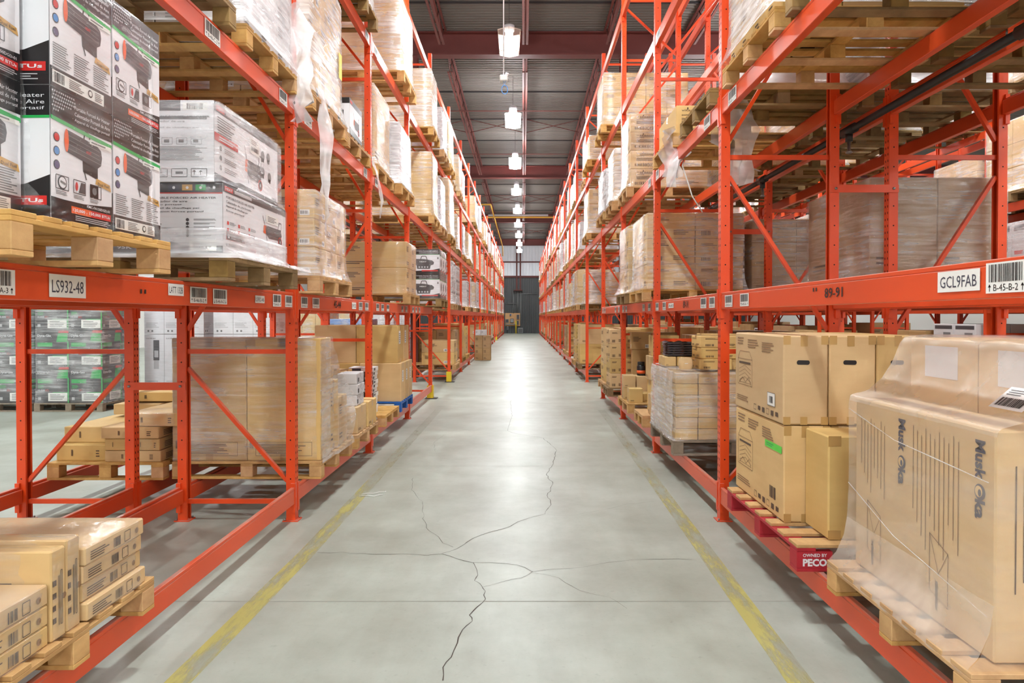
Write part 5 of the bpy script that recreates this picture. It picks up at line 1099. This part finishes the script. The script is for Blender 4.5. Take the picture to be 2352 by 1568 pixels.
for pi, (x, y, sty, zt, d) in enumerate(((-5.85, 19, 'kraft', 1.9, 'cream wrapped cartons'), (-4.57, 18.2, 'blue_box', 1.55, 'blue printed cartons'), (-5.0, 24, 'kraft_white', 1.9, 'white cartons'), (-4.9, 27, 'kraft_white', 1.8, 'pale cartons'), (-7.2, 19.5, 'kraft_white', 2.1, 'white cartons'), (-8.8, 18, 'kraft', 2.1, 'brown cartons'), (-6.4, 25, 'kraft', 2.0, 'brown cartons'), (-11.5, 12.4, 'kraft_white', 2.2, 'white cartons'))):
    pallet(x - .58, x + .58, y, y + 1.1, .001, f'floor pallet under {d} beyond the left racks, {ORD[pi]}', 'wood_old'); load(f'{d} standing on the open floor beyond the left racks, {ORD[pi]}', x - .55, x + .55, y + .03, y + 1.07, .145, zt, 3, 2, 3, sty, 'film', parts=False, group='floor stacks beyond the left racks')
# ================================================================ RIGHT RACK, GROUND LEVEL
# wrapped slab cartons nearest the camera
t = thing('wrapped_load', 'large pale film-wrapped brown cartons in the lower right corner', 'pallet load', (1.60, 2.36, z0 + .004), 'stretch-wrapped pallet loads')
L = .99; c = put('carton', carton_mesh(.235, L, .795, 'kraft', 'y', 0), t, (.1225, L / 2, 0)); c['label'] = 'broad brown slab carton with dark rotated lettering'
mb = MB(); A = Art(mb, (-.1175, L / 2, 0), *RIGHTF, L, .795)
for uc, hh in ((.385, .055), (.895, .055)):
    A.text('Musk', uc, .945, hh, 'ink_blue', 1, .175, .035, True); A.disc(uc + .027, .715, .029, 'ink_blue', 1, 20, 1.0); A.disc(uc + .022, .717, .020, 'kraft', 2, 16, 1.0); A.disc(uc + .028, .712, .009, 'ink_blue', 3, 8, 1.5); A.text('ka', uc, .68, hh, 'ink_blue', 1, .085, .035, True)
for q in range(8): A.line(.06 + .03 * q, .9 - .02 * (q % 3), .06 + .03 * q, .62 - .05 * (q % 4), .004, 'ink_light', 1)
for q in range(11): A.line(.50 + .03 * q, .93 - .02 * (q % 3), .50 + .03 * q, .5 - .06 * (q % 4), .004, 'ink_light', 1)
for u0 in (.12, .62): A.path([(u0, .42), (u0 + .12, .36), (u0 + .12, .1), (u0, .14)], .004, 'ink_light', 1, True); A.path([(u0, .42), (u0 + .06, .24), (u0 + .12, .36)], .003, 'ink_light', 1); A.rect(u0 + .04, .06, u0 + .055, .2, 'ink', 1)
mb.build('printed_artwork', c)
mb = MB(); A = Art(mb, (-.1175, -L / 2, 0), *CAMF, .235, .795)
for q in range(5): A.line(.3 + .12 * q, .85, .3 + .12 * q, .3 + .05 * q, .005, 'ink', 1)
mb.build('printed_artwork', c)
for k in range(2):
    c = put('carton', carton_mesh(.5, .485, 1.085, 'kraft', 'y', 0), t, (.262 + .25, .245 + .495 * k, 0)); c['label'] = 'tall brown carton behind the slab carton'
    mb = MB(); A = Art(mb, (-.25, .2425, 0), *RIGHTF, .485, 1.085); A.rect(.25, .84, .75, .97, 'paper' if False else 'kraft_white'); A.para(.3, .6, .6, .7, 3, 'ink_light'); mb.build('printed_artwork', c)
mb = MB(); prof = [(.80, 1.095), (.262, 1.097), (.235, 1.06), (.20, .97), (.15, .89), (.08, .83), (-.006, .806), (-.014, .76), (-.012, .55), (-.012, .35), (-.018, .22), (-.035, .12), (-.07, .04), (-.105, .002), (-.11, -.03)]
def d2(u, v):
    k = u * (len(prof) - 1); i = min(int(k), len(prof) - 2); f = k - i; x = prof[i][0] * (1 - f) + prof[i + 1][0] * f; z = prof[i][1] * (1 - f) + prof[i + 1][1] * f
    return (x + .004 * math.sin(v * 40 + u * 9) * (1 if u < .4 else .3), -.035 + v * 1.06, z + (.004 * math.sin(v * 23) if u < .4 and u > .05 else 0))
mb.grid(lambda u, v: d2(u * .47, v), 28, 20, 'film_milky'); mb.grid(lambda u, v: d2(.47 + u * .25, v), 12, 20, 'film_thin'); mb.grid(lambda u, v: d2(.72 + u * .28, v), 18, 20, 'film_milky')
def d3(u, v): # near end of the wrap
    k = u * (len(prof) - 1); i = min(int(k), len(prof) - 2); f = k - i; x = prof[i][0] * (1 - f) + prof[i + 1][0] * f; z = prof[i][1] * (1 - f) + prof[i + 1][1] * f
    return (x * (1 - v) + .8 * v, -.035 - .05 * max(0, .15 - z) * (1 - v), z if v < .5 else z)
mb.grid(d3, 28, 4, 'film_thin'); mb.grid(lambda u, v: (d3(u, v)[0], 1.03, d3(u, v)[2]), 28, 4, 'film_thin'); mb.build('stretch_wrap', t)
for q, (za, zb) in enumerate(((.70, .62), (.34, .16))):
    mb = MB(); mb.tube([(-.016, 1.02, za + .04), (-.02, .6, (za + zb) / 2), (-.018, .0, zb)], .0018, 'film_heavy', 5); mb.build('wrap_edge', t)
mb = MB(); A = Art(mb, (.09, .16, .855), (0, -1, 0), Vector((.75, 0, .62)).normalized(), .17, .11); A.rect(0, 0, 1, 1, 'paper', 8); A.para(.1, .6, .7, .9, 3, 'grey', 10); A.bars(.1, .12, .9, .5, 'black', 10, 30); mb.build('paper_label', t)
pallet(1.49, 2.70, 2.30, 3.40, LEVEL[0] + .001, 'pale pallet under the large film-wrapped cartons at lower right')
# fireplace cartons on the red pallet
def fire_side(A, sticker_=None):
    for i, (a, b) in enumerate(((.06, .24), (.30, .54), (.60, .84))): A.para(a, .84 - .03 * i, b, .95 - .02 * i, 3 + i, 'ink_light')
    P = [(.07, .32), (.40, .32), (.40, .66), (.34, .76), (.12, .76), (.07, .66)]
    A.path(P, .004, 'ink_light', 1, True); A.path([(.07, .66), (.40, .66)], .004, 'ink_light', 1); A.line(.10, .61, .36, .61, .014, 'ink', 1)
    for q in range(4): A.path([(.1, .52 - .05 * q), (.235, .58 - .05 * q), (.37, .52 - .05 * q)], .003, 'ink_light', 1)
    A.path([(.1, .34), (.18, .42), (.25, .36), (.32, .43), (.37, .34)], .004, 'ink_light', 1); A.path([(.1, .35), (.37, .35)], .003, 'ink_light', 1)
    A.para(.05, .1, .36, .18, 3, 'ink_light')
    for q in range(6): A.rect(.44 + .085 * q, .055 + .01 * (q % 2), .49 + .085 * q, .115, 'ink', 1) if q % 3 else A.path([(.44 + .085 * q, .055), (.49 + .085 * q, .055), (.49 + .085 * q, .12), (.44 + .085 * q, .12)], .003, 'ink', 1, True)
    if sticker_ == 'white': A.rect(.72, .17, .86, .32, 'paper', 2); A.path([(.72, .17), (.86, .17), (.86, .32), (.72, .32)], .003, 'grey', 3, True); A.bars(.755, .2, .825, .28, 'black', 3, 8)
    if sticker_ == 'green': A.rect(.66, .70, .97, .775, 'sticker_green', 2); A.para(.69, .715, .85, .76, 2, 'green_print', 3); A.bars(.75, .17, .86, .3, 'ink', 1, 8)
def fire_carton(x0, x1, y0, y1, a, b, lab, sticker_=None, hole=False, left=True, near=False):
    t = thing('fireplace_carton', lab, 'cardboard box', ((x0 + x1) / 2, (y0 + y1) / 2, a), 'fireplace cartons on the red pallet'); dx, dy, dz = x1 - x0 - .004, y1 - y0, b - a - .002
    mb = MB(); mb.box(-dx / 2, dx / 2, -dy / 2, dy / 2, 0, dz, 'kraft', .008); mb.build('box', t)
    mb = MB(); A = Art(mb, (-dx / 2, dy / 2, 0), *RIGHTF, dy, dz)
    if left: fire_side(A, sticker_)
    A = Art(mb, (-dx / 2, -dy / 2, 0), *CAMF, dx, dz)
    if near:
        for j, tx in enumerate(('MODEL GHP', '28" LEGACY', 'MADE IN CHINA')): A.text(tx, .42, .9 - .055 * j, .028, 'ink', 1, .45)
        A.path([(.42, .35), (.9, .35), (.9, .72), (.66, .8), (.42, .72)], .006, 'ink', 1, True); A.rect(.46, .38, .86, .62, 'ink_light', 1); A.text('GHP', .4, .07, .03, 'ink', 1, .15)
    mb.build('printed_artwork', t)
    mb = MB(); A = Art(mb, (-dx / 2, -dy / 2, 0), *CAMF, dx, dz)
    for a0 in (0, .38, .84): A.rect(a0, .9 if a0 != .38 else .88, a0 + .16, 1, 'tape', 0); A.rect(a0, 0, a0 + .16, .09, 'tape', 0)
    mb.build('tape', t)
    if hole: mb = MB(); A = Art(mb, (-dx / 2, -dy / 2, 0), *CAMF, dx, dz); mbp = [(.34 + .035 * math.cos(q), 0) for q in (0,)]; A.poly([(.36 + (.035 if -1.6 < (ang := q * math.pi / 8) < 1.6 else -.035) * 0 + .5 * .0, 0)] * 3, 'black') if False else None; pts = [(.44 + .10 * math.copysign(1, math.cos(q * math.pi / 8 + .01)) + .045 * math.cos(q * math.pi / 8), .70 + .026 * math.sin(q * math.pi / 8)) for q in range(-4, 12)]; A.poly(pts, 'black', 1); mb.build('hand_hole', t)
    return t
fire_carton(1.50, 1.77, 4.0, 4.9, z0 + .003, .975, 'brown fireplace carton with green sticker, lower tier nearest aisle', 'green')
fire_carton(1.78, 2.05, 4.02, 4.9, z0 + .003, .975, 'lower fireplace carton behind the green-stickered one', left=False)
fire_carton(2.06, 2.33, 4.02, 4.9, z0 + .003, .975, 'innermost lower fireplace carton on the red pallet', left=False)
fire_carton(1.62, 2.05, 3.69, 3.99, z0 + .003, .97, 'single brown carton standing in front of lower tier, side lettering facing camera', left=False, near=True)
fire_carton(1.495, 1.757, 4.0, 4.9, .98, 1.495, 'brown fireplace carton with white barcode sticker, upper tier nearest aisle', 'white', hole=True)
fire_carton(1.76, 2.03, 4.0, 4.9, .98, 1.495, 'second upper fireplace carton, black hand hole in front', hole=True, left=False)
fire_carton(2.033, 2.30, 4.0, 4.9, .98, 1.495, 'third upper fireplace carton, hand hole partly hidden by film', hole=True, left=False)
p = pallet(1.43, 2.64, 3.62, 4.86, LEVEL[0] + .001, 'red painted pallet with white stencilled block under fireplace cartons', 'pallet_red', 'wood')
mb = MB(); A = Art(mb, (-.604, -.62, .018), *CAMF, .185, .088); mb.box(-.604, -.419, -.6195, -.58, .019, .1055, 'pallet_red'); A.text('OWNED BY', .16, .68, .2, 'white', 1, .68, .02); A.text('PECO', .16, .12, .46, 'white', 1, .68, .045); mb.build('stencilled_block', p)
# wrapped pallet, second bay, small brown cartons
t = load('film-wrapped load of small brown cartons six tiers high, right rack second bay', 1.47, 2.57, 6.7, 7.8, z0, 1.065, 5, 4, 6, 'kraft', 'film', flare=.03, var=4, along='x')
mb = MB(); rn = random.Random(5); mb.grid(lambda u, v: (-.55 - .022 - .012 * abs(math.sin(v * 9.4)) - rn.uniform(0, .004), -.56 + u * 1.12, .67 - v * .70), 26, 22, 'film_heavy'); mb.grid(lambda u, v: (-.55 + u * 1.1, -.55 + v * 1.1, .668 + rn.uniform(0, .008)), 16, 16, 'film'); mb.build('stretch_wrap', t)  # extra aisle-side film layer; its whiteness paints in the glare of the lamps
pallet(1.44, 2.66, 6.66, 7.84, LEVEL[0] + .001, 'grey weathered pallet under small-carton load, right rack second bay', 'wood_grey')
zt = 1.082
t = thing('bulging_carton', 'small bulging rounded brown carton on top of the film-wrapped load', 'cardboard box', (1.62, 6.93, zt)); mb = MB(); mb.grid(lambda u, v: ((.055 + .012 * math.sin(v * math.pi)) * math.copysign(abs(math.cos(u * 2 * math.pi)) ** .5, math.cos(u * 2 * math.pi)), (.055 + .012 * math.sin(v * math.pi)) * math.copysign(abs(math.sin(u * 2 * math.pi)) ** .5, math.sin(u * 2 * math.pi)), v * .115), 28, 8, 'kraft')
mb.box(-.05, .05, -.05, .05, .0, .116, 'kraft', .01); mb.build('box', t); mb = MB(); A = Art(mb, (-.03, -.068, .03), *CAMF, .06, .06); A.para(.1, .4, .8, .6, 1, 'paper'); mb.build('printed_label', t)
for x0, x1, y0, y1, a, b, lab in [(1.74, 2.06, 6.85, 7.2, zt, zt + .105, 'wide low brown carton under the lettered pair'), (2.07, 2.4, 6.9, 7.2, zt, zt + .105, 'low brown carton at right of the wide low one'), (1.76, 2.15, 6.88, 7.25, zt + .106, zt + .216, 'lettered brown carton, lower of pair on wrapped load'), (1.755, 2.15, 6.88, 7.25, zt + .217, zt + .33, 'lettered brown carton, upper of pair on wrapped load'),
        (2.16, 2.5, 6.95, 7.3, zt + .106, zt + .22, 'brown carton beside the lettered pair, white label'), (1.50, 1.62, 7.35, 7.7, zt, zt + .10, 'small brown carton at aisle edge below trays'), (1.63, 1.9, 7.33, 7.68, zt, zt + .10, 'brown carton directly below the dark trays'), (1.92, 2.3, 7.35, 7.7, zt, zt + .34, 'upright brown carton behind the dark trays')]:
    carton(x0, x1, y0, y1, a, b, lab, var=1 if 'lettered' in lab else 3)
t0 = thing('tray_stack_probe', 'x', 'x'); bpy.data.objects.remove(t0)
for k in range(6):
    mb = MB(); z = zt + .102 + .025 * k
    def tr(u, v): 
        return ((u - .5) * .3 + .006 * math.sin(k), (v - .5) * .28, .010 * math.sin(u * math.pi * 4) + .012 * (2 * abs(v - .5)) ** 3)
    mb.grid(tr, 24, 8, 'tray'); mb.grid(lambda u, v: (tr(u, v)[0], tr(u, v)[1], tr(u, v)[2] - .006), 24, 8, 'tray'); mb.box(-.15, .15, -.142, -.136, -.004, .012, 'tray'); o = mb.build('plastic_tray', None, (1.68, 7.5, z + .012)); tag(o, f'dark wavy plastic tray, {ORD[k]} from bottom of the stack', 'tray', 'nested dark trays')
# third bay
pallet(1.44, 2.64, 9.55, 10.55, LEVEL[0] + .001, 'pale pallet with assorted small brown boxes, right rack third bay'); pallet(1.44, 2.64, 8.36, 9.02, LEVEL[0] + .001, 'pale short pallet beside wrapped load, right rack third bay')
for i, (x0, x1, y0, y1, a, b, lab) in enumerate([(1.47, 1.66, 9.62, 9.82, 0, .2, 'cube brown box alone at pallet front'), (1.46, 1.63, 10.05, 10.3, 0, .17, 'brown box, lower of pair at far pallet corner'), (1.46, 1.63, 10.05, 10.3, .171, .345, 'brown box, upper of pair at far pallet corner'), (1.65, 1.82, 10.1, 10.4, 0, .33, 'brown box carrying the black tub'),
        (1.84, 2.0, 10.0, 10.3, 0, .33, 'brown box with crumpled top right of black tub'), (1.68, 1.9, 9.75, 9.98, 0, .12, 'low opened brown box behind the cube box'), (1.55, 1.78, 8.42, 8.62, 0, .25, 'brown box upright at near pallet edge'), (1.60, 1.9, 8.66, 8.95, 0, .40, 'brown box, bottom of tall stack near wrapped load'),
        (1.58, 1.86, 8.66, 8.95, .401, .70, 'brown box, middle of tall stack near wrapped load'), (1.62, 1.95, 8.68, 8.97, .701, .96, 'brown box, top of tall stack near wrapped load'), (1.80, 2.2, 8.42, 8.62, 0, .5, 'wide brown box beside the upright one'),
        (1.64, 1.95, 10.42, 10.55, 0, .70, 'dim tall brown box at rear of pallet'), (1.62, 1.93, 10.42, 10.55, .701, .96, 'dark brown box with white label at rear'), (1.96, 2.3, 10.38, 10.55, 0, .96, 'dim brown box rightmost at rear of pallet')]):
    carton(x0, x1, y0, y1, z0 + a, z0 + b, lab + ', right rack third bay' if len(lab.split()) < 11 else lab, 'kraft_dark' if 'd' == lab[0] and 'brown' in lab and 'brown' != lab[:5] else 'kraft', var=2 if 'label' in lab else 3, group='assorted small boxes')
t = thing('plastic_tub', 'black screw-top plastic tub with orange label on a brown box', 'tub', (1.735, 10.22, z0 + .332)); mb = MB(); mb.lathe([(.055, 0), (.062, .01), (.062, .13), (.05, .155)], (0, 0, 0), 'gloss_black', 20); mb.build('body', t)
mb = MB(); mb.lathe([(.052, .156), (.052, .195), (.048, .2)], (0, 0, 0), 'black', 20); mb.build('lid', t); mb = MB(); mb.lathe([(.0628, .03), (.0628, .075)], (0, 0, 0), 'orange_print', 20); mb.build('printed_label', t)
# third level: single carton with torn film
def vp(A, big=True):
    A.disc(.17, .9, .008, 'ink', 1, 10, 1.6); A.text('vitapur.', .08, .78, .10, 'ink', 1, .28); A.para(.08, .4, .45, .6, 4, 'ink', 1); A.text('GWP8', .08, .66, .045, 'ink', 1, .1, .02); A.rect(.06, .1, .38, .25, 'ink', 0); A.rect(.07, .115, .37, .235, 'kraft', 1); A.bars(.08, .13, .36, .22, 'ink', 2, 22); A.rect(.48, .8, .6, 1, 'tape', 0)
pallet(1.50, 2.72, 6.98, 8.08, LEVEL[2] + .001, 'pale pallet under single lettered carton, right rack third level')
t = carton(1.56, 2.26, 7.12, 8.0, LEVEL[2] + .144, LEVEL[2] + .455, 'single lettered brown carton with torn film, right rack third level', var=4)
mb = MB(); vp(Art(mb, (-.35, -.44, 0), *CAMF, .7, .31)); mb.build('printed_artwork', t)
t = thing('torn_film', 'torn shiny film bunched at the pallet corner under the single lettered carton', 'plastic film', (1.52, 7.0, 3.30)); tail([(-.02, .05, .18), (-.06, -.02, .05), (-.03, -.03, -.12), (-.01, 0, -.3)], .32, seed=41).build('bunched_film', t); tail([(.05, 0, .1), (.12, -.04, 0), (.0, -.06, -.15), (-.06, -.02, -.4)], .2, seed=42).build('bunched_film', t)
mb = MB(); mb.tube([(.25, -.05, .1), (.1, -.06, -.02), (.06, -.08, -.2), (.16, -.07, -.5), (.26, -.08, -.66)], .007, 'litter', 5); mb.build('hanging_strap', t); tail([(.35, -.1, .05), (.5, -.2, -.15), (.75, -.3, -.3)], .12, seed=43).build('film_strand', t)
# lettering on the matching stack further on
for o in [o for o in bpy.data.objects if o.get('label', '').startswith('four-tier brown cartons with black barcodes')]:
    for k in range(4):
        mb = MB(); vp(Art(mb, (-.55, -.4255, .26 * k + .01), *CAMF, 1.1, .24)); mb.build('printed_artwork', o)
# litter
mb = MB()
for pts in ([(0, 0, .004), (.05, .03, .006), (.1, .03, .005), (.14, .08, .006), (.2, .09, .004), (.19, .12, .005)], [(.0, -.06, .004), (.06, -.04, .006), (.13, -.07, .005), (.16, -.02, .006), (.19, .0, .004)]): mb.tube(pts, .004, 'litter', 5)
o = mb.build('plastic_strap', None, (-1.45, 6.25, 0.001)); tag(o, 'white crumpled plastic strap scrap on the floor by left yellow line', 'litter')
